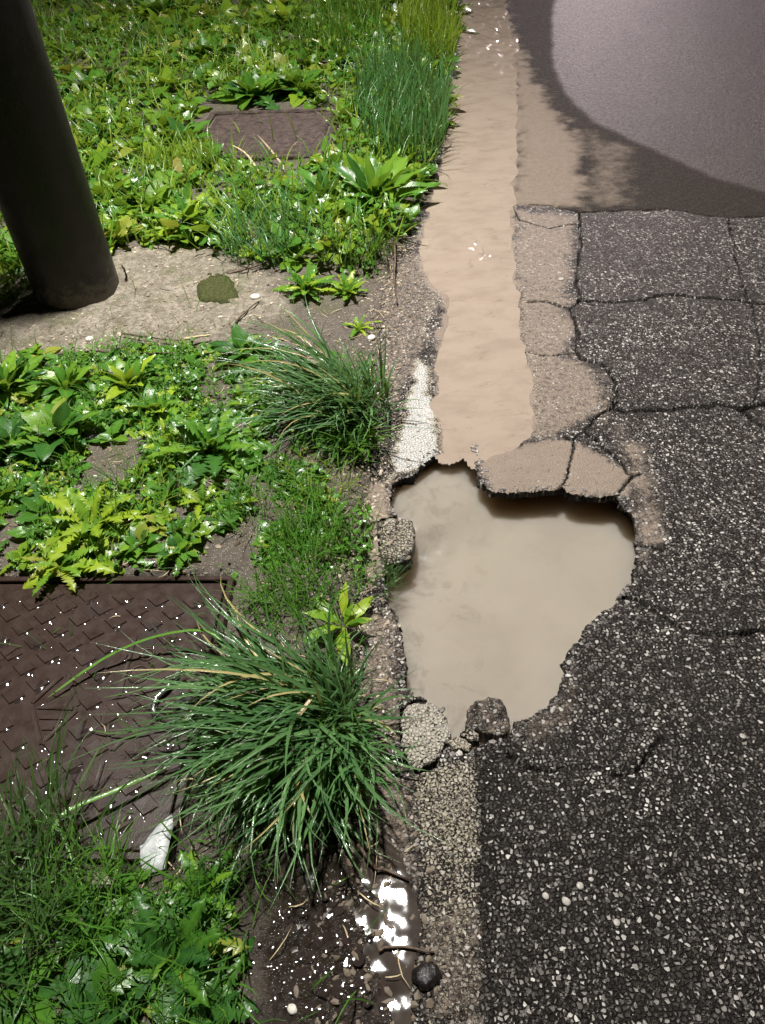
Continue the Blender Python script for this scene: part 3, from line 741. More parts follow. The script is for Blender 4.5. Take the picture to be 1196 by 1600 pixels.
# second cover, caked with earth, farther up the verge
cc = G(415, 216); rz = rad(-8)
cov = empty('dirty_cover', (cc[0], cc[1], .0), rz); tag(cov, 'small brown earth-caked cover sunk in the grass beyond the plantain', 'manhole cover')
xg = np.linspace(-.36, .36, 60); yg = np.linspace(-.33, .33, 50); Xc, Yc = np.meshgrid(xg, yg)
ed = np.minimum(.36-np.abs(Xc), .33-np.abs(Yc))
link('plate', submesh('plate', Xc, Yc, .036+.006*fbm(Xc, Yc, 16, 141, 4)+.003*fbm(Xc, Yc, 60, 143, 2)-.05*sstep(.02, 0, ed), np.ones((49, 59), bool), {}, M['coverdirt']), cov)
for a in ((-.40, .40, .335, .37), (-.40, .40, -.37, -.335), (-.40, -.365, -.334, .334), (.365, .40, -.334, .334)):
    link('rim', boxmesh('rim', *a, -.03, .035, M['coverdirt'], .006), cov)

# ------------------------------------------------------------------ leaves and weeds
def leaf_mesh(kind, var, tone):
    r = random.Random(hash((kind, var)) % 1000 if False else {'lobed': 10, 'oval': 20, 'plantain': 30, 'spear': 40}[kind]+var)
    n = {'lobed': 20, 'oval': 8, 'plantain': 10, 'spear': 9}[kind]
    droop = {'lobed': .55, 'oval': .4, 'plantain': .5, 'spear': .6}[kind]*r.uniform(.6, 1.5)
    V, F, A = [], [], []; y = z = 0.0; ang = 0.0
    wob = r.uniform(0, 6); bend = r.uniform(-.25, .25)
    for i in range(n+1):
        t = i/n
        if kind == 'lobed':
            w = .19*(math.sin(math.pi*min(1, t**.62))**.8)*(1 if i % 2 else .42) if t > .14 else .022
            if t > .80: w = max(w, .16*(1-t)/.2)
        elif kind == 'oval': w = .25*math.sin(math.pi*max(0, (t-.2)/.8)**.8)**.75 if t > .22 else .02
        elif kind == 'plantain': w = .125*math.sin(math.pi*max(0, (t-.10)/.9)**.85)**.8 if t > .12 else .022
        else: w = .15*math.sin(math.pi*max(0, (t-.08)/.92)**1.1)**.85 if t > .1 else .02
        w = max(w, .004)*r.uniform(.85, 1.12)
        ang = -droop*t*1.5
        if i: y += math.cos(ang)/n; z += math.sin(ang)/n
        fwd = -.05 if (kind == 'lobed' and i % 2) else 0
        up = .30 if kind != 'oval' else .2
        ruf = .02*math.sin(wob+t*17)
        sx = bend*t*t*.5
        for k, (s, f) in enumerate(((-1, 1), (-.5, .5), (0, 0), (.5, .5), (1, 1))):
            V.append([sx+s*w, y+fwd*abs(s)-(.03*abs(s)), z+w*up*f+ruf*s*(1 if k in (0, 4) else .3)])
            A.append(1.0 if k == 2 else (.35 if (kind == 'plantain' and k in (1, 3)) else 0))
        if i:
            b = (i-1)*5
            F += [[b+k, b+k+1, b+k+6, b+k+5] for k in range(4)]
    return mesh_np('leaf', V, F4=F, mat=LEAFMATS[tone], attrs=dict(vein=A))
_leaf = {}
def leaf(kind, var, tone):
    k = (kind, var, tone)
    if k not in _leaf: _leaf[k] = leaf_mesh(*k)
    return _leaf[k]
def soil_z(x, y):
    return float(soil_fields(np.array([[x]]), np.array([[y]]))[0][0, 0])
TONES = {'yellow': ('yellow', 'yellow', 'light'), 'light': ('light', 'yellow', 'mid'), 'mid': ('mid', 'light', 'mid', 'dark'), 'dark': ('dark', 'mid', 'dark')}
def weed(name, label, cat, px, rpx, kind, tone, nl, upright=.0, group='weeds growing on the verge', spread=1.0):
    g = G(*px); R = rpx*mpp(*px); r = random.Random(px[0]*7+px[1])
    root = empty(name, (g[0], g[1], soil_z(g[0], g[1])-.002)); tag(root, label, cat, group)
    az0 = r.uniform(0, 6.28)
    kinds = kind if isinstance(kind, tuple) else (kind,)
    for i in range(nl):
        t = (i+.5)/nl
        k = kinds[i % len(kinds)]
        o = link('leaf', leaf(k, r.randrange(3), r.choice(TONES[tone])), root)
        az = az0+i*2.39996+r.uniform(-.25, .25)
        elev = (1-t)*(.95+upright*.5)+.22+r.uniform(-.12, .2)+upright*.25
        s = R*(.62+.5*t)*r.uniform(.75, 1.2)
        o.rotation_euler = (elev, r.uniform(-.35, .35), az)
        off = spread*R*.10*r.random()
        o.location = (-off*math.sin(az), off*math.cos(az), .004+.03*R*(1-t))
        o.scale = (s*r.uniform(.85, 1.2), s, s)
    return root
W = [
 ('lobed_weed', 'big bright yellow-green lobed weed drooping over the far edge of the iron cover', (150, 830), 95, 'lobed', 'yellow', 26, 0),
 ('lobed_weed', 'flat yellow-green lobed rosette overlapping the left end of the iron cover edge', (100, 892), 78, 'lobed', 'yellow', 16, 0),
 ('seedling', 'low clump of small oval leaves right of the big yellow-green weed', (222, 862), 46, 'oval', 'mid', 13, 0),
 ('seedling', 'small oval-leaved seedling standing just above the iron cover near its middle', (275, 872), 40, 'oval', 'mid', 11, 0),
 ('lobed_weed', 'dense green lobed weed in the middle of the verge with long pale grass blade across', (335, 715), 92, 'lobed', 'mid', 26, .35),
 ('lobed_weed', 'pale yellow-green lobed weed just left of the dense green one', (272, 705), 66, 'lobed', 'yellow', 16, .1),
 ('lobed_weed', 'small light weed hanging below the dense green one, pointing down', (318, 795), 50, 'lobed', 'light', 9, 0),
 ('broadleaf_weed', 'dark glossy broad-leaved weed below the sandy patch', (385, 560), 66, ('spear', 'oval'), 'dark', 15, .3),
 ('lobed_weed', 'bright jagged weed right of the post, at the far rim of the sandy patch', (300, 362), 80, 'lobed', 'light', 26, .3),
 ('lobed_weed', 'dark green lobed weed close behind the right side of the post', (205, 325), 66, 'lobed', 'mid', 18, .4),
 ('lobed_weed', 'bright light-green cushion of small leaves between sand and road', (478, 462), 52, 'lobed', 'light', 24, .5),
 ('lobed_weed', 'light-green cushion touching the road side of the bright one', (543, 462), 46, 'lobed', 'light', 20, .5),
 ('lobed_weed', 'tiny yellow-green sprout just below the two light-green cushions', (562, 518), 34, 'lobed', 'yellow', 10, .1),
 ('plantain', 'large plantain with broad ribbed leaves overhanging the runnel', (585, 330), 100, 'plantain', 'mid', 26, .65),
 ('plantain', 'smaller plantain with narrow leaves left of the large one', (505, 330), 80, 'plantain', 'dark', 15, .6),
 ('plantain', 'star-shaped plantain with long leaves next to the pothole', (538, 985), 78, 'plantain', 'light', 11, .15),
 ('broadleaf_weed', 'tall spear-leaved weed at the lower rim of the sandy patch', (205, 615), 66, 'spear', 'light', 22, .75),
 ('broadleaf_weed', 'dark spear-leaved weed left of the tall spear-leaved one', (110, 618), 66, 'spear', 'mid', 24, .6),
 ('broadleaf_weed', 'green spear-leaved weed at the left border below the post', (18, 620), 72, 'spear', 'mid', 22, .6),
 ('leafy_weed', 'thick mound of small rounded leaves left of the black scrap', (95, 690), 82, ('oval', 'lobed'), 'mid', 30, .3),
 ('leafy_weed', 'dark mound of rounded leaves at the left border, shading bare soil', (20, 705), 76, ('oval', 'lobed'), 'dark', 24, .3),
 ('leafy_weed', 'light rounded-leaf weed between the spear-leaved weeds and the bare soil', (245, 650), 60, ('oval', 'lobed'), 'light', 20, .2),
 ('seedling', 'small rounded seedling on bare soil right of the black scrap', (172, 690), 36, 'oval', 'mid', 9, .1),
 ('seedling', 'small dark leafy sprout below the thick mound', (108, 738), 44, ('oval', 'lobed'), 'mid', 13, .2),
 ('seedling', 'weed with a few rounded leaves at the left border above the iron cover', (22, 775), 56, 'oval', 'mid', 13, .1),
 ('seedling', 'feathery light weed on bare soil above the big yellow-green one', (68, 768), 44, 'lobed', 'light', 12, .1),
 ('lobed_weed', 'big dark lobed weed at the bottom beside the churned wet mud', (275, 1500), 125, 'lobed', 'dark', 30, .1),
 ('lobed_weed', 'lobed weed right below the white scrap', (318, 1405), 78, 'lobed', 'mid', 18, .15),
 ('lobed_weed', 'dark rosette in the bottom border, left of the wet mud', (330, 1590), 100, 'lobed', 'dark', 18, .05),
 ('broadleaf_weed', 'broad dark leaves at the bottom edge, among coarse grass', (170, 1585), 110, ('spear', 'oval'), 'dark', 14, .1),
 ('broadleaf_weed', 'narrow-leaved rosette left of the big dark lobed weed', (160, 1480), 80, 'spear', 'mid', 12, .2),
 ('leafy_weed', 'low leafy weed in the lower left corner under coarse grass', (40, 1560), 80, ('oval', 'spear'), 'dark', 14, .1),
 ('leafy_weed', 'round-leaved weed just beyond the earth-caked cover', (400, 160), 64, ('oval', 'lobed'), 'mid', 26, .3),
 ('leafy_weed', 'round-leaved weed at the right end of the earth-caked cover', (470, 150), 54, ('oval', 'lobed'), 'mid', 22, .3),
 ('leafy_weed', 'dark leafy weed left of the earth-caked cover', (292, 232), 56, ('oval', 'spear'), 'dark', 20, .35),
 ('broadleaf_weed', 'yellowed weed touching the right side of the post higher up', (160, 265), 56, ('spear', 'lobed'), 'yellow', 18, .5),
 ('leafy_weed', 'green leafy weed seen at the left side of the post foot', (8, 410), 70, ('oval', 'lobed'), 'mid', 20, .3),
 ('leafy_weed', 'dark leafy weed in the grass right of the post near the top', (150, 150), 60, ('oval', 'lobed'), 'dark', 24, .3),
 ('leafy_weed', 'green leafy weed in the upper grass above the earth-caked cover', (330, 100), 58, ('oval', 'lobed'), 'mid', 24, .35),
 ('leafy_weed', 'yellow-lit leafy weed at the top border, left of the tall grass', (450, 45), 54, ('oval', 'spear'), 'yellow', 24, .4),  # yellow light put into the leaf colour
 ('leafy_weed', 'yellow-green leafy weed at the top border near the post', (250, 30), 54, ('oval', 'lobed'), 'light', 22, .35),
]
for w in W: weed(w[0], w[1], {'plantain': 'plantain'}.get(w[0], 'weed'), w[2], w[3], w[4], w[5], w[6], w[7])

# ------------------------------------------------------------------ grass
def blades(root, az, length, width, lean0, lean1, tone, seg=6, twist=None):
    """ribbons: root (n,3), angles from the vertical at foot and tip"""
    n = len(root); t = np.linspace(0, 1, seg+1)[None]
    th = lean0[:, None]+(lean1-lean0)[:, None]*t**1.15
    ds = (length/seg)[:, None]
    r = np.concatenate([np.zeros((n, 1)), np.cumsum(np.sin(th[:, :-1])*ds, 1)], 1)
    z = np.concatenate([np.zeros((n, 1)), np.cumsum(np.cos(th[:, :-1])*ds, 1)], 1)
    curl = (RS.uniform(-.5, .5, n))[:, None]*t*t
    a = az[:, None]+curl
    x = root[:, 0:1]+r*np.sin(a); y = root[:, 1:2]+r*np.cos(a); zz = np.maximum(root[:, 2:3]+z, root[:, 2:3]*.5+.006+.004*RS.rand(n, 1)+.012*t*RS.rand(n, 1))
    tw = a + (RS.uniform(-.7, .7, n) if twist is None else twist)[:, None]*(.3+t)
    px, py = np.cos(tw), -np.sin(tw)
    w = width[:, None]*np.clip(np.minimum(.55+1.5*t, (1.02-t)*2.2), .04, 1)*.5
    L = np.stack([x-px*w, y-py*w, zz+w*.35], -1); C = np.stack([x, y, zz-w*.15], -1); Rr_ = np.stack([x+px*w, y+py*w, zz+w*.35], -1)
    V = np.stack([L, C, Rr_], 2).reshape(-1, 3)
    b = (np.arange(n)*(seg+1)*3)[:, None, None]+(np.arange(seg)*3)[None, :, None]+np.arange(2)[None, None, :]
    b = b.reshape(-1); F = np.stack([b, b+1, b+4, b+3], -1)
    T = np.repeat(tone, (seg+1)*3)
    return V, F, T
def tuft_sprays(label, px, sprays, mat, seed):
    r = np.random.RandomState(seed); g = G(*px); z0 = soil_z(g[0], g[1]); parts = []; off = 0
    for (dx, dy, base, n, lr, wr, azc, azs, ln) in sprays:
        n = int(n*1.45)
        q = np.sqrt(r.rand(n))*base; a = r.rand(n)*6.283
        root = np.stack([dx+q*np.cos(a), dy+q*np.sin(a), np.zeros(n)], -1)
        l0 = np.abs(r.normal(ln[0], .2, n)); L = r.uniform(*lr, n)*r.uniform(.65, 1, n)
        tn = np.where(r.rand(n) < .045, 1.0, r.beta(1.6, 2.0, n)*.93)
        V, F, T = blades(root, rad(azc)+r.normal(0, rad(azs), n), L, r.uniform(*wr, n), l0, np.minimum(l0+np.abs(r.normal(ln[1], .35, n)), 2.1), tn, seg=8)
        parts.append((V, F+off, T)); off += len(V)
    o = link('grass_tuft', mesh_np('grass_tuft', np.vstack([p[0] for p in parts]), F4=np.vstack([p[1] for p in parts]), mat=GRASSMATS[mat], attrs=dict(tone=np.concatenate([p[2] for p in parts]))))
    o.location = (g[0], g[1], z0); return tag(o, label, 'grass tuft', 'tufts of grass on the verge')
def tuft(label, px, base_px, n, len_rng, wid, az_c, az_s, lean, mat, name='grass_tuft', ell=(1, 1), seed=0, tone=(0, 1)):
    r = np.random.RandomState(seed+px[0]); g = G(*px); Rm = base_px*mpp(*px)
    a = r.rand(n)*6.283; q = np.sqrt(r.rand(n))*Rm
    rx, ry = q*np.cos(a)*ell[0], q*np.sin(a)*ell[1]
    z0 = soil_z(g[0], g[1])
    root = np.stack([rx, ry, np.zeros(n)], -1)
    az = rad(az_c)+r.normal(0, rad(az_s), n)
    L = r.uniform(len_rng[0], len_rng[1], n)*r.uniform(.7, 1.0, n)
    l0 = np.abs(r.normal(lean[0], .22, n)); l1 = l0+np.abs(r.normal(lean[1], .35, n))
    V, F, T = blades(root, az, L, r.uniform(wid[0], wid[1], n), l0, np.minimum(l1, 2.0), np.clip(r.beta(2, 2.2, n)*(tone[1]-tone[0])+tone[0], 0, 1))
    o = link(name, mesh_np(name, V, F4=F, mat=GRASSMATS[mat], attrs=dict(tone=T))); o.location = (g[0], g[1], z0)
    return tag(o, label, 'grass tuft', 'tufts of grass on the verge')
# azimuth: 0 = away from the viewer, 90 = right, 180 = towards the viewer, 270 = left
tuft_sprays('large tuft of long wet grass arching over the right side of the iron cover', (505, 1120), [
    (-.01, .03, .06, 95, (.30, .56), (.005, .010), 268, 20, (1.0, .70)), (.0, -.03, .07, 110, (.28, .50), (.005, .010), 232, 24, (.88, .85)),
    (.02, -.07, .06, 85, (.24, .44), (.005, .010), 197, 24, (.78, .95)), (.03, .03, .05, 40, (.14, .30), (.004, .008), 300, 40, (.4, .9)),
    (.05, -.04, .05, 40, (.12, .26), (.004, .008), 130, 35, (.45, 1.0)), (.0, 0, .08, 60, (.10, .24), (.004, .008), 220, 90, (.25, .7))], 'wet', 61)
tuft('thin light grass standing on bare soil between the weeds and the fine tuft', (420, 800), 70, 150, (.07, .17), (.0022, .004), 250, 100, (.4, .8), 'fresh', seed=31)
tuft('short grass spilling onto the road strip from the large tuft', (545, 1200), 45, 90, (.14, .28), (.004, .007), 175, 40, (.4, .9), 'deep', seed=3, tone=(0, .95))
tuft('wispy fine grass between the iron cover corner and the star-shaped plantain', (455, 950), 60, 190, (.08, .19), (.0022, .0038), 300, 80, (.35, .8), 'fresh', seed=5)
tuft('fresh green fine grass above the star-shaped plantain', (490, 860), 58, 220, (.08, .17), (.0022, .0036), 330, 80, (.35, .7), 'fresh', seed=6)
tuft('dark wiry grass at the left rim of the pothole', (592, 905), 34, 120, (.05, .12), (.0014, .0024), 80, 70, (.6, .8), 'old', seed=7)
tuft_sprays('long-bladed tuft leaning left beside the road above the pothole', (552, 640), [
    (-.02, .06, .08, 80, (.26, .52), (.005, .010), 278, 18, (.8, .8)), (-.01, -.04, .09, 90, (.24, .50), (.005, .010), 255, 18, (.8, .8)),
    (.0, -.08, .08, 70, (.18, .36), (.005, .009), 215, 28, (.6, 1.0)), (.03, .02, .09, 80, (.12, .28), (.004, .008), 280, 80, (.3, .8)), (.05, -.04, .07, 40, (.10, .2), (.004, .007), 150, 50, (.5, .9))], 'wet', 62)
tuft('lower grass hanging down below the left-leaning tuft', (560, 700), 40, 110, (.10, .22), (.003, .005), 200, 45, (.6, .9), 'fresh', seed=9)
tuft('dark grass tuft between the jagged weed and the large plantain', (425, 385), 75, 300, (.14, .30), (.004, .007), 250, 90, (.3, .8), 'deep', ell=(1, 1.2), seed=10)
tuft('mixed short grass right below the large plantain', (560, 408), 60, 220, (.08, .18), (.0035, .006), 160, 90, (.3, .7), 'old', ell=(1, .8), seed=11)
tuft('coarse grass with long stalks lying over the lower left of the iron cover', (60, 1375), 85, 130, (.16, .34), (.003, .0055), 330, 75, (.5, .8), 'old', seed=12)
tuft('coarse tangled grass at the left border near the bottom', (20, 1480), 90, 120, (.14, .28), (.003, .005), 40, 90, (.6, .9), 'old', seed=13)
tuft('thin grass between the coarse tangle and the lobed weeds', (130, 1430), 70, 90, (.12, .24), (.003, .0045), 20, 90, (.6, .8), 'fresh', seed=14)
tuft('sparse pale grass lying on the soil above the iron cover', (215, 800), 60, 80, (.08, .17), (.002, .0036), 120, 90, (.8, .5), 'bright', seed=15)
tuft('yellowish wisps lying on soil below the left-leaning tuft', (505, 770), 55, 90, (.07, .15), (.0015, .003), 200, 90, (.8, .5), 'bright', seed=16)
tuft('tall upright dark grass beside the runnel at the top', (625, 190), 95, 900, (.20, .42), (.005, .009), 60, 80, (.12, .45), 'deep', ell=(.75, 2.4), seed=17)
tuft('tall yellow-lit grass at the very top beside the runnel', (668, 70), 60, 600, (.20, .40), (.005, .009), 60, 90, (.12, .4), 'bright', ell=(.7, 2.6), seed=18)  # the yellow light is carried by the blade colour
tuft('upright grass left of the tall dark grass near the top', (530, 60), 70, 420, (.18, .34), (.005, .009), 200, 110, (.15, .5), 'fresh', ell=(1, 2), seed=19)
tuft('pale grass tuft in the weeds beyond the jagged weed', (285, 275), 60, 200, (.14, .28), (.004, .007), 20, 90, (.25, .6), 'bright', seed=20)

# scattered grass and clover covering the rest of the verge
BARE_V = [GP(p) for p in (
    [(-60, 500), (60, 480), (190, 395), (260, 398), (330, 402), (420, 420), (600, 440), (590, 560), (430, 530), (320, 545), (200, 545), (-60, 580)],
    [(300, 175), (345, 160), (525, 172), (530, 255), (470, 268), (380, 268), (305, 222)],
    [(-200, 893), (372, 898), (355, 1010), (345, 1100), (325, 1200), (300, 1365), (-200, 1365)],
    [(420, 1290), (600, 1180), (700, 1700), (380, 1700), (400, 1450)],
    [(135, 690), (210, 665), (230, 720), (200, 760), (130, 760)], [(400, 800), (460, 785), (470, 820), (420, 850), (370, 885), (310, 885), (330, 840)],
    [(0, 800), (60, 800), (40, 880), (0, 890)], [(500, 740), (610, 730), (610, 800), (540, 800)], [(560, 960), (640, 960), (640, 1230), (590, 1230)], [(590, 400), (650, 380), (620, 640), (590, 640)])]
def verge_points(n, y0, y1, x0, keep=.0, seed=0):
    r = np.random.RandomState(seed)
    yy = y0+(y1-y0)*r.rand(n)**1.0; xx = x0(yy)+(edge_x(yy)-.02-x0(yy))*r.rand(n)
    ok = np.ones(n, bool)
    for P in BARE_V: ok &= ~inside(xx, yy, P) | (r.rand(n) < keep)
    ok &= np.hypot(xx-POLE[0], yy-POLE[1]) > .2
    dens = fbm(xx, yy, 2.6, 151, 3)
    ok &= r.rand(n) < sstep(-.55, .35, dens)+.15
    return xx[ok], yy[ok], dens[ok]
left = lambda y: -.75*np.maximum(y, .2)/1.0*.62-.45
def fine_grass(name, n, y0, y1, lr, wr, mat, seed, lean=(.45, .7)):
    xx, yy, d = verge_points(n, y0, y1, left, .03, seed); r = np.random.RandomState(seed+1); n = len(xx)
    z = soil_fields(xx[None], yy[None])[0][0]
    V, F, T = blades(np.stack([xx, yy, z], -1), r.rand(n)*6.283, r.uniform(*lr, n), r.uniform(*wr, n), np.abs(r.normal(lean[0], .3, n)), np.abs(r.normal(lean[0]+lean[1], .3, n)), r.beta(2, 2.2, n), seg=4)
    return V, F, T, mat
for nm, n, y0, y1, lr, wr, mt, sd in (('fresh', 5200, .2, 2.9, (.05, .13), (.002, .0042), 'fresh', 301), ('old', 2600, .2, 2.9, (.05, .15), (.0018, .0036), 'old', 303),
                                  ('deep', 6000, 2.9, 9.2, (.10, .24), (.005, .009), 'fresh', 305), ('bright', 6000, 2.9, 9.4, (.09, .22), (.005, .010), 'bright', 307)):  # far blades in lighter greens, standing in for more lamplight
    V, F, T, m_ = fine_grass(nm, n, y0, y1, lr, wr, mt, sd)
    o = link('grass', mesh_np('grass', V, F4=F, mat=GRASSMATS[m_], attrs=dict(tone=T)))
    tag(o, {'fresh': 'short fresh grass scattered between the near weeds', 'old': 'dull thin grass scattered over the near soil', 'deep': 'green grass carpeting the far verge', 'bright': 'yellow-green grass mixed through the far verge'}[nm], 'grass', kind='stuff')
# small round leaves of ground cover
def cover(name, n, y0, y1, sr_, seed, tone_mat, label):
    xx, yy, d = verge_points(n, y0, y1, left, .0, seed); r = np.random.RandomState(seed+5); n = len(xx)
    z = soil_fields(xx[None], yy[None])[0][0] + r.uniform(.008, .05, n)*np.clip(.8+d, .3, 1.5)*(1+.6*(yy > 2.9))
    a = r.rand(n)*6.283; s = r.uniform(*sr_, n); tl = r.normal(0, .45, (n, 2))
    base = np.array([[0, 0, 0], [-.32, .30, .06], [-.46, .68, .05], [-.25, .98, -.02], [.25, .98, -.02], [.46, .68, .05], [.32, .30, .06], [0, .55, -.05]])
    x = base[None, :, 0]*s[:, None]; y = base[None, :, 1]*s[:, None]; zz = base[None, :, 2]*s[:, None] + x*tl[:, :1] + y*tl[:, 1:]
    V = np.stack([xx[:, None]+x*np.cos(a)[:, None]-y*np.sin(a)[:, None], yy[:, None]+x*np.sin(a)[:, None]+y*np.cos(a)[:, None], z[:, None]+zz], -1).reshape(-1, 3)
    f = np.array([[i, (i+1) % 7, 7] for i in range(7)])
    F = (f[None]+(np.arange(n)*8)[:, None, None]).reshape(-1, 3)
    o = link(name, mesh_np(name, V, F3=F, mat=GRASSMATS[tone_mat], attrs=dict(tone=np.repeat(r.beta(2, 2, n), 8))))
    return tag(o, label, 'ground cover', kind='stuff')
cover('clover', 6500, 1.3, 2.9, (.009, .020), 401, 'fresh', 'small rounded leaves sprouting between the near weeds')
cover('clover', 7000, 2.9, 9.2, (.025, .055), 403, 'fresh', 'green rounded leaves filling the far verge')  # lighter green in place of stronger light on the far verge
cover('clover', 4000, 2.9, 9.2, (.025, .050), 405, 'bright', 'yellow-green rounded leaves in the far verge')

# tangles of young weed leaves between the larger plants
def leaf_cloud(label, polys, nclump, per, size, kinds, tone, seed, up=.5):
    r = np.random.RandomState(seed); P = [GP(p) for p in polys]
    lo = np.min([p.min(0) for p in P], 0); hi = np.max([p.max(0) for p in P], 0); cs = []
    while len(cs) < nclump:
        c = lo+(hi-lo)*r.rand(2); X1, Y1 = np.array([c[0]]), np.array([c[1]])
        if not any(inside(X1, Y1, p)[0] for p in P) or any(inside(X1, Y1, p)[0] for p in BARE_V): continue
        if c[0] > edge_x(c[1])-.03 or math.hypot(c[0]-POLE[0], c[1]-POLE[1]) < .22: continue
        cs.append(c)
    cs = np.array(cs); zc = soil_fields(cs[:, 0][None], cs[:, 1][None])[0][0]
    src = [(np.array([v.co[:] for v in m.vertices]), np.array([p.vertices[:] for p in m.polygons])) for m in (leaf(k, v, tone) for k in kinds for v in range(3))]
    Vs, Fs, T, n = [], [], [], 0
    for c, z in zip(cs, zc):
        m = r.randint(per[0], per[1]+1); a0 = r.rand()*6.28; sc0 = r.uniform(*size); tn = r.rand()
        for i in range(m):
            v, f = src[r.randint(len(src))]; t = (i+.5)/m; sz = sc0*(.55+.5*t)*r.uniform(.7, 1.25)
            mt = Matrix.Rotation(a0+i*2.4+r.uniform(-.3, .3), 3, 'Z') @ Matrix.Rotation(r.uniform(-.5, .5), 3, 'Y') @ Matrix.Rotation((1-t)*.9+up*r.rand(), 3, 'X')
            q = v @ np.array(mt).T*sz + [c[0]+r.uniform(-.01, .01), c[1]+r.uniform(-.01, .01), z+.004]
            Vs.append(q); Fs.append(f+n); n += len(v); T.append(np.full(len(v), np.clip(tn+r.uniform(-.3, .3), 0, 1)))
    o = link('young_weeds', mesh_np('young_weeds', np.vstack(Vs), F4=np.vstack(Fs), mat=CLOUDMATS[tone], attrs=dict(tone=np.concatenate(T))))
    return tag(o, label, 'weeds', kind='stuff')
CLOUDMATS = dict(light=mat_leaf('young_leaf_light', (.11, .24, .018), (.32, .48, .035), .3, .35, True), mid=mat_leaf('young_leaf_mid', (.040, .14, .020), (.15, .35, .035), .3, .35, True))
MIDV = [[(-40, 560), (440, 545), (440, 620), (400, 760), (330, 885), (-40, 890)]]
leaf_cloud('tangle of young green leaves between the weeds left of the road', MIDV, 170, (8, 13), (.045, .090), ('lobed', 'oval'), 'mid', 501)
leaf_cloud('lighter young leaves mixed through the near weeds', MIDV, 120, (8, 12), (.045, .085), ('lobed', 'oval'), 'light', 502)
leaf_cloud('small young leaves between the fine grass and the left-leaning tuft', [[(380, 640), (470, 700), (520, 790), (480, 880), (385, 895), (330, 880), (400, 780)]], 46, (7, 11), (.035, .065), ('lobed', 'oval'), 'mid', 506)
leaf_cloud('dark young leaves at the bottom of the verge', [[(90, 1385), (380, 1375), (395, 1640), (-40, 1640), (-40, 1440)]], 40, (6, 10), (.030, .065), ('lobed', 'spear'), 'mid', 503)
UPV = [[(120, 300), (190, 395), (330, 400), (420, 420), (640, 420), (690, 245), (722, -20), (40, -20)]]
leaf_cloud('young leaves through the upper verge', UPV, 240, (8, 13), (.10, .20), ('lobed', 'oval', 'spear'), 'mid', 504, .9)
leaf_cloud('yellow-green young leaves through the upper verge', UPV, 340, (8, 12), (.10, .21), ('lobed', 'oval'), 'light', 505, .9)  # extra light-toned leaves put the upper verge's brightness into colour

# single long blades that stand out
def stalk(label, pts, w, mat, name='grass_blade'):
    """pts: (photo x, photo y, height)"""
    P = np.array([[*G(x, y, z), z] for x, y, z in pts]); n = len(P); c = P[0].copy(); c[2] = 0; V = []
    for k in range(n):
        d = P[min(k+1, n-1)]-P[max(k-1, 0)]; d /= np.linalg.norm(d); s = np.cross(d, [0, 0, 1]); s /= np.linalg.norm(s)+1e-9
        ww = w*.5*min(1, .5+k*.4, (n-1-k)*.7+.12)
        V += [P[k]-c-s*ww, P[k]-c+np.array([0, 0, -ww*.5]), P[k]-c+s*ww]
    F = [[k*3+j, k*3+j+1, k*3+j+4, k*3+j+3] for k in range(n-1) for j in (0, 1)]
    o = link(name, mesh_np(name, V, F4=F, mat=mat, attrs=dict(tone=np.full(len(V), .8)))); o.location = c
    return tag(o, label, 'grass stalk', 'long single blades')
def curve(pts, n=10):
    P = np.array(pts, float); t = np.linspace(0, len(P)-1, n); out = []
    for q in t:
        i = min(int(q), len(P)-2); f = q-i
        p0, p1, p2, p3 = P[max(i-1, 0)], P[i], P[i+1], P[min(i+2, len(P)-1)]
        out.append(.5*((2*p1)+(-p0+p2)*f+(2*p0-5*p1+4*p2-p3)*f*f+(-p0+3*p1-3*p2+p3)*f**3))
    return out
stalk('long bent blade lying across the iron cover with its tip to the left', curve([(400, 1045, .03), (360, 1015, .06), (320, 985, .075), (240, 995, .06), (160, 1030, .035), (75, 1090, .016)], 16), .007, GRASSMATS['fresh'])
stalk('thick light stalk rising from the coarse grass over the iron cover', curve([(40, 1345, .02), (75, 1310, .05), (100, 1270, .06), (180, 1235, .05), (270, 1195, .04)], 12), .009, GRASSMATS['fresh'])
stalk('long blade rising to the right through the coarse grass', curve([(150, 1450, .02), (125, 1370, .05), (90, 1285, .07)], 10), .008, GRASSMATS['fresh'])
stalk('thin blade pointing at the upper right from the coarse grass', curve([(85, 1290, .02), (110, 1250, .06), (162, 1157, .09)], 10), .005, GRASSMATS['old'])
stalk('long pale blade crossing the dense green weed', curve([(470, 650, .03), (385, 655, .07), (330, 690, .09), (270, 745, .05)], 12), .007, GRASSMATS['deep'])
stalk('pale blade lying over the rings of the iron cover', curve([(345, 1075, .03), (290, 1052, .035), (232, 1075, .02), (162, 1090, .014)], 10), .004, GRASSMATS['old'])
stalk('thin blade low across the iron cover toward the left', curve([(330, 1120, .03), (260, 1130, .03), (190, 1146, .02), (140, 1140, .014)], 10), .004, GRASSMATS['old'])
stalk('dried yellow blade leaning over the earth-caked cover', curve([(445, 262, .02), (420, 230, .10), (402, 210, .16)], 8), .012, M['straw'])
stalk('pale bent blade left of the dried yellow one', curve([(405, 268, .03), (385, 240, .09), (362, 226, .12)], 8), .010, M['straw'])
stalk('yellow dead blade fallen in the heart of the large tuft', curve([(492, 1085, .10), (460, 1125, .09), (425, 1155, .06)], 8), .010, M['straw'])
stalk('glossy pale leaf blade bent down at the road side of the large plantain', curve([(600, 335, .05), (606, 285, .14), (612, 272, .15), (612, 330, .08), (616, 372, .02)], 12), .016, LEAFMATS['light'])

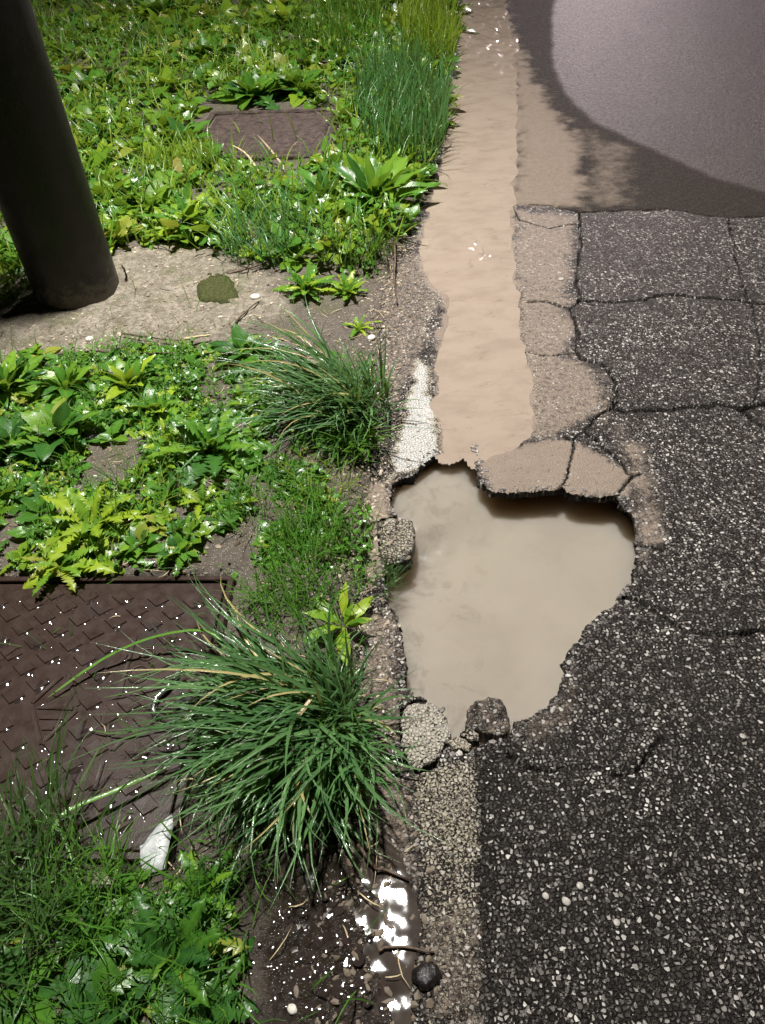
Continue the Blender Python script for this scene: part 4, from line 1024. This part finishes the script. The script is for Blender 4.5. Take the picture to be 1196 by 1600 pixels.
# ------------------------------------------------------------------ small things
def pebble(label, px, rpx, mat='pebble', name='pebble', flat=.6, sub=2, seed=0, z=None):
    import bmesh
    g = G(*px); R = rpx*mpp(*px); r = random.Random(px[0]+seed)
    bm = bmesh.new(); bmesh.ops.create_icosphere(bm, subdivisions=sub, radius=R)
    for v in bm.verts:
        k = .85+.3*vnoise(np.array([v.co.x/R*1.7+px[0]]), np.array([v.co.y/R*1.7+v.co.z/R*1.3]), 5)[0]
        v.co *= k; v.co.z *= flat; v.co.x *= 1.15
    me = bpy.data.meshes.new(name); bm.to_mesh(me); bm.free(); me.materials.append(M[mat])
    me.polygons.foreach_set('use_smooth', np.full(len(me.polygons), True))
    o = link(name, me); o.location = (g[0], g[1], (soil_z(g[0], g[1]) if z is None else z)+R*flat*.45); o.rotation_euler = (0, 0, r.random()*6)
    return o
for lb, px, rp in (('white pebble on soil right of the round green patch', (401, 476), 7), ('white pebble on the sand just below the post', (144, 541), 6), ('white pebble beside the tiny yellow-green sprout', (581, 534), 6),
                   ('small white pebble next to the pebble by the tiny sprout', (596, 531), 3.5), ('white pebble where the runnel meets the grass below the plantain', (637, 399), 6), ('white pebble in the leaves of the pale yellow-green weed', (287, 713), 5),
                   ('white pebble among the spear-leaved weeds', (170, 617), 6), ('flat white pebble on bare soil above the big yellow-green weed', (115, 765), 6), ('small white pebble on bare soil right of the dense weed', (407, 752), 4),
                   ('white pebble in the upper grass', (397, 66), 5), ('white pebble near the post in the upper grass', (255, 193), 5), ('buff pebble in the mud at the bottom', (459, 1578), 8)):
    tag(pebble(lb, px, rp), lb, 'pebble', 'small white pebbles')
for lb, px, rp in (('pale round stone set in the asphalt, largest of the near pair', (885, 1408), 9), ('pale stone left of the largest round one in the asphalt', (853, 1400), 7), ('pale stone in the asphalt just above the near pair', (907, 1384), 7),
                   ('pale pointed stone in the asphalt right of the near pair', (964, 1441), 7), ('small pale stone above the largest round one', (924, 1374), 5), ('whitish stone in the silty slab by the runnel', (877, 436), 6), ('white stone in the asphalt near the right border', (1161, 1150), 6)):
    tag(pebble(lb, px, rp*.75, 'roadstone', 'stone', flat=.22, z=-.001), lb, 'stone', 'large pale stones in the asphalt')
lp = pebble('', (667, 1524), 19, 'black', 'wet_lump', .62, 3, z=-.004); tag(lp, 'shiny black lump lying on the wet road edge near the bottom', 'lump')
co = lp.data
for v in co.vertices:
    k = 1+.30*(vnoise(np.array([v.co.x*260]), np.array([v.co.y*260+v.co.z*190]), 9)[0]-.5); v.co *= k
sc = pebble('', (146, 688), 14, 'black', 'black_scrap', .9, 3); tag(sc, 'crumpled black scrap lying among the leaves below the spear-leaved weeds', 'scrap')

def plate_from_px(name, pts, z, th, mat, label, cat, bow=.0, tilt=0.0):
    P = GP(pts, z); c = P.mean(0); n = len(P); V = []
    R = np.abs(P-c).max()
    for zz, k in ((-th, 1.0), (0, 1.0)):
        for ring in (1.0, .66, .33):
            V += [[*((p-c)*ring), z+zz+bow*(1-ring**2)+tilt*((p-c)[1]*ring)] for p in P]
    V = np.array(V); V[:, 2] += .0022*fbm(V[:, 0]+3, V[:, 1]+c[1], 60, 5, 2)
    V = list(V) + [[0, 0, z-th+bow], [0, 0, z+bow]]
    F, F3 = [], []
    for s in (0, 3*n):
        for r in range(2):
            F += [[s+r*n+i, s+r*n+(i+1) % n, s+(r+1)*n+(i+1) % n, s+(r+1)*n+i] for i in range(n)]
        F3 += [[s+2*n+i, s+2*n+(i+1) % n, 6*n+(1 if s else 0)] for i in range(n)]
    F += [[i, (i+1) % n, 3*n+(i+1) % n, 3*n+i] for i in range(n)]
    o = link(name, mesh_np(name, V, F4=F, F3=F3, mat=mat)); o.location = (c[0], c[1], 0)
    return tag(o, label, cat)
plate_from_px('white_scrap', [(219, 1322), (226, 1318), (232, 1308), (250, 1290), (271, 1274), (272, 1292), (264, 1320), (256, 1355), (240, 1360), (219, 1358)], .035, .0015, M['white'], 'crumpled white plastic scrap half under the large tuft', 'scrap', .006, .15)
plate_from_px('dead_leaf', [(143, 1375), (152, 1360), (165, 1362), (178, 1372), (178, 1385), (160, 1388), (145, 1387)], .05, .0008, M['dead'], 'dry grey leaf lying at the lower edge of the iron cover', 'dead leaf', .004)
plate_from_px('moss_patch', roughen([(308, 452), (312, 436), (325, 427), (345, 426), (362, 438), (372, 458), (371, 470), (350, 473), (312, 468)], 5, 3.2, True, 5), .030, .012, M['dull_leaf'], 'flat dark green round patch of moss on the sandy ground', 'moss', .004)

def twig(label, pts, r0, mat='twig', name='twig'):
    P = [(*G(x, y, z), z) for x, y, z in curve(pts, 9)]; c = P[0]
    j = [(p[0]-c[0]+RS.uniform(-.002, .002), p[1]-c[1]+RS.uniform(-.002, .002), p[2]) for p in P]
    o = link(name, tube(name, j, [r0*(1-.06*k) for k in range(len(j))], M[mat], 6)); o.location = (c[0], c[1], 0)
    return tag(o, label, 'twig', 'twigs on the verge')
twig('long bowed twig lying along the lower rim of the sandy patch', [(65, 562, .03), (105, 551, .034), (150, 549, .036), (205, 553, .034), (275, 551, .034)], .0045)
twig('thin straight twig on the sand below the round green leaf', [(192, 521, .036), (240, 528, .036), (285, 532, .036)], .0035)
twig('pale broken straw piece at the right end of the straight twig', [(288, 530, .04), (310, 526, .04), (328, 524, .042)], .006, 'straw')
twig('dark twig under the grass at the upper rim of the bare soil', [(355, 428, .03), (385, 420, .036), (430, 405, .04)], .006)
twig('bent twig on soil near the white pebble', [(362, 512, .03), (380, 490, .04), (405, 470, .035)], .004)
twig('dark stem hanging beside the runnel below the plantain', [(617, 372, .05), (618, 405, .04), (616, 440, .03), (622, 474, .015)], .006)
twig('wet root lying on the road edge beside the churned mud', [(560, 1320, .02), (585, 1355, .014), (605, 1362, .01), (640, 1375, .008)], .004)
twig('thin wet root crossing the puddle near the black lump', [(590, 1485, .008), (620, 1478, .008), (680, 1488, .006)], .0035)
twig('forked dry sprig at the right foot of the post', [(196, 445, .02), (197, 428, .05), (190, 414, .10)], .006)
twig('brown stalk crossing the soil above the iron cover', [(228, 788, .02), (245, 802, .022), (268, 818, .016)], .004)
twig('rusty stalk in the lower left corner', [(2, 1520, .02), (10, 1500, .03), (20, 1478, .03)], .006)

# ------------------------------------------------------------------ water beads and grit
def mat_bead():
    t = NT('water_bead'); return t.set(Base_Color=(.03, .022, .02), Roughness=.05, Specular_IOR_Level=.8)
M['bead'] = mat_bead()
def beads(pts, rads, hgt, label, parent=None, tilt=.0, lean=(0, 0)):
    """shallow drops: caps of a large sphere, so that each one mirrors the lamp"""
    seg = 10; ring = [(1.0, 0.0), (.72, .50), (.38, .87)]
    base = [[f*math.cos(a), f*math.sin(a), h] for f, h in ring for a in np.linspace(0, 2*math.pi, seg, endpoint=False)] + [[0, 0, 1.0]]
    base = np.array(base); nb = len(base)
    F4 = [[r*seg+i, r*seg+(i+1) % seg, (r+1)*seg+(i+1) % seg, (r+1)*seg+i] for r in range(2) for i in range(seg)]
    F3 = [[2*seg+i, 2*seg+(i+1) % seg, 3*seg] for i in range(seg)]
    n = len(pts); tx, ty = RS.normal(lean[0], tilt, (n, 1)), RS.normal(lean[1], tilt, (n, 1)); asp = RS.uniform(.7, 1.4, (n, 1))
    x = base[None, :, 0]*rads[:, None]*asp; y = base[None, :, 1]*rads[:, None]/asp
    z = base[None, :, 2]*(rads*hgt)[:, None] + x*tx + y*ty
    V = np.stack([x+pts[:, 0:1], y+pts[:, 1:2], z+pts[:, 2:3]], -1).reshape(-1, 3)
    o_ = (np.arange(n)*nb)[:, None, None]
    me = mesh_np('water_drops', V, F4=(np.array(F4)[None]+o_).reshape(-1, 4), F3=(np.array(F3)[None]+o_).reshape(-1, 3), mat=M['bead'])
    o = link('water_drops', me, parent); tag(o, label if parent is None else None, 'water drops' if parent is None else None, kind='stuff'); return o
# on the iron cover: one hangs at the near right corner of most lozenges, more lie about
bp = []
for o in list(lid.children):
    if o.name.startswith('tread_lozenge') and RS.rand() < .95:
        bp.append((o.location.x+.0, o.location.y+0) + np.array([la[0]*.36+RS.normal(0, .002), la[1]*.36+RS.normal(0, .002)]))
bp = np.array(bp); k = len(bp)
NX = 320
ex = np.stack([-.03-(LID_W-.06)*RS.rand(NX)**1.3, -LID_L+.03+(LID_L-.06)*RS.rand(NX)**1.3], -1)
bp = np.vstack([bp, ex]); br = np.concatenate([np.clip(RS.gamma(5, .0015, k), .0035, .011), np.clip(RS.gamma(3, .0010, NX), .001, .007)])
beads(np.column_stack([bp, np.full(len(bp), .0042)]), br*np.where(np.arange(len(br)) < k, 1.6, 1.0), .10, '', lid, .06, (-.19, .15))
# churned mud near the viewer
r_ = np.random.RandomState(77)
mx, my = r_.uniform(-.42, .06, 2600), r_.uniform(.14, .80, 2600)
k = (sdist(mx, my, MUDWET, .2) > -.02+.04*r_.rand(2600)) & (mx < edge_x(my)+.02)
mx, my = mx[k], my[k]; mz = soil_fields(mx[None], my[None])[0][0]
md = np.exp(-((mx+.12)**2/.13**2 + (my-.42)**2/.17**2))
kk = r_.rand(len(mx)) < .25+.75*md; mx, my, mz, md = mx[kk], my[kk], mz[kk], md[kk]
beads(np.column_stack([mx, my, mz-.0005]), np.clip(r_.gamma(3, .0013, len(mx)), .0008, .010)*(.6+.9*md), .10, 'glinting wet specks in the churned mud at the bottom', None, .12)
# grit on the sandy patch round the post
gx, gy = r_.uniform(-2.0, -.2, 6000), r_.uniform(2.0, 3.4, 6000)
k = (sdist(gx, gy, SAND, .2) > -.04) & (np.hypot(gx-POLE[0], gy-POLE[1]) > .18); gx, gy = gx[k][:2600], gy[k][:2600]
gz = soil_fields(gx[None], gy[None])[0][0]; gr = np.clip(r_.gamma(3, .0011, len(gx)), .001, .010)
M['grit'] = (lambda t: t.set(Base_Color=t.ramp(t.attr('tone'), [(0, (.10, .075, .05)), (.5, (.30, .24, .17)), (1, (.62, .56, .46))]), Roughness=.6))(NT('grit'))
o = link('gravel', scatter_stones(np.column_stack([gx, gy, gz]), gr, .6, r_.beta(2, 2, len(gx)), M['grit'], 'gravel')); tag(o, 'coarse grit strewn over the sandy patch at the post', 'gravel', kind='stuff')
# small stones and clods along the road edge and bare soil
gy = r_.uniform(.2, 3.3, 5200); gx = edge_x(gy)+r_.normal(-.03, .06, 5200); k = ~inside(gx, gy, HOLE_G) & ~inside(gx, gy, STREAM_G); gx, gy = gx[k], gy[k]
zs_ = soil_fields(gx[None], gy[None])[0][0]; zr_ = road_fields(gx[None], gy[None])[0][0]
gr = np.clip(r_.gamma(2.5, .0012, len(gx)), .0009, .009)
o = link('gravel', scatter_stones(np.column_stack([gx, gy, np.maximum(zs_, zr_)]), gr, .6, r_.beta(1.4, 2.6, len(gx))*(.22+.78*sstep(.55, .9, gy)), M['grit'], 'gravel')); tag(o, 'loose grit along the crumbling road edge', 'gravel', kind='stuff')
gx, gy = r_.uniform(-1.6, -.05, 4200), r_.uniform(1.3, 2.6, 4200); k = gx < edge_x(gy)-.05; gx, gy = gx[k], gy[k]
gz = soil_fields(gx[None], gy[None])[0][0]
o = link('gravel', scatter_stones(np.column_stack([gx, gy, gz]), np.clip(r_.gamma(2.2, .0016, len(gx)), .001, .012), .6, r_.beta(1.1, 6, len(gx)), M['grit'], 'gravel')); tag(o, 'crumbs of earth and grit on the bare soil between weeds', 'gravel', kind='stuff')

# crumbs broken from the rim of the pothole
hx, hy = [], []
for q in HOLE_G[::2]:
    for _ in range(6): hx.append(q[0]+r_.normal(0, .014)); hy.append(q[1]+r_.normal(0, .014))
hx, hy = np.array(hx), np.array(hy); k = ~inside(hx, hy, HOLE_G) & (hx > edge_x(hy)-.03); hx, hy = hx[k], hy[k]
hz = road_fields(hx[None], hy[None])[0][0]
o = link('rubble', scatter_stones(np.column_stack([hx, hy, hz+.0005]), np.clip(r_.gamma(2.5, .0013, len(hx)), .001, .008), .6, r_.beta(1.3, 2.6, len(hx)), M['chip'], 'rubble')); tag(o, 'crumbs of asphalt along the broken rim of the pothole', 'rubble', kind='stuff')

# dry bits of plant lying about
n = 260; dy_ = r_.uniform(.35, 3.2, n); dx_ = edge_x(dy_)-np.abs(r_.normal(0, .45, n))+.05
dz_ = np.maximum(soil_fields(dx_[None], dy_[None])[0][0], 0)+.004
lu_, lv_ = lid_uv(dx_, dy_); k = ~inside(dx_, dy_, HOLE_G) & ~inside(dx_, dy_, STREAM_G) & ~((lu_ > 0) & (lv_ > 0) & (lv_ < LID_L) & (r_.rand(n) < .85)); dx_, dy_, dz_ = dx_[k], dy_[k], dz_[k]; n = len(dx_)
V, F, T = blades(np.column_stack([dx_, dy_, dz_]), r_.rand(n)*6.28, r_.uniform(.02, .07, n), r_.uniform(.0012, .0030, n), np.full(n, 1.45), np.full(n, 1.62), np.full(n, .5), seg=3)
o = link('plant_debris', mesh_np('plant_debris', V, F4=F, mat=M['straw'], attrs=dict(tone=T))); tag(o, 'dry straw bits littering the soil and the road edge', 'litter', kind='stuff')
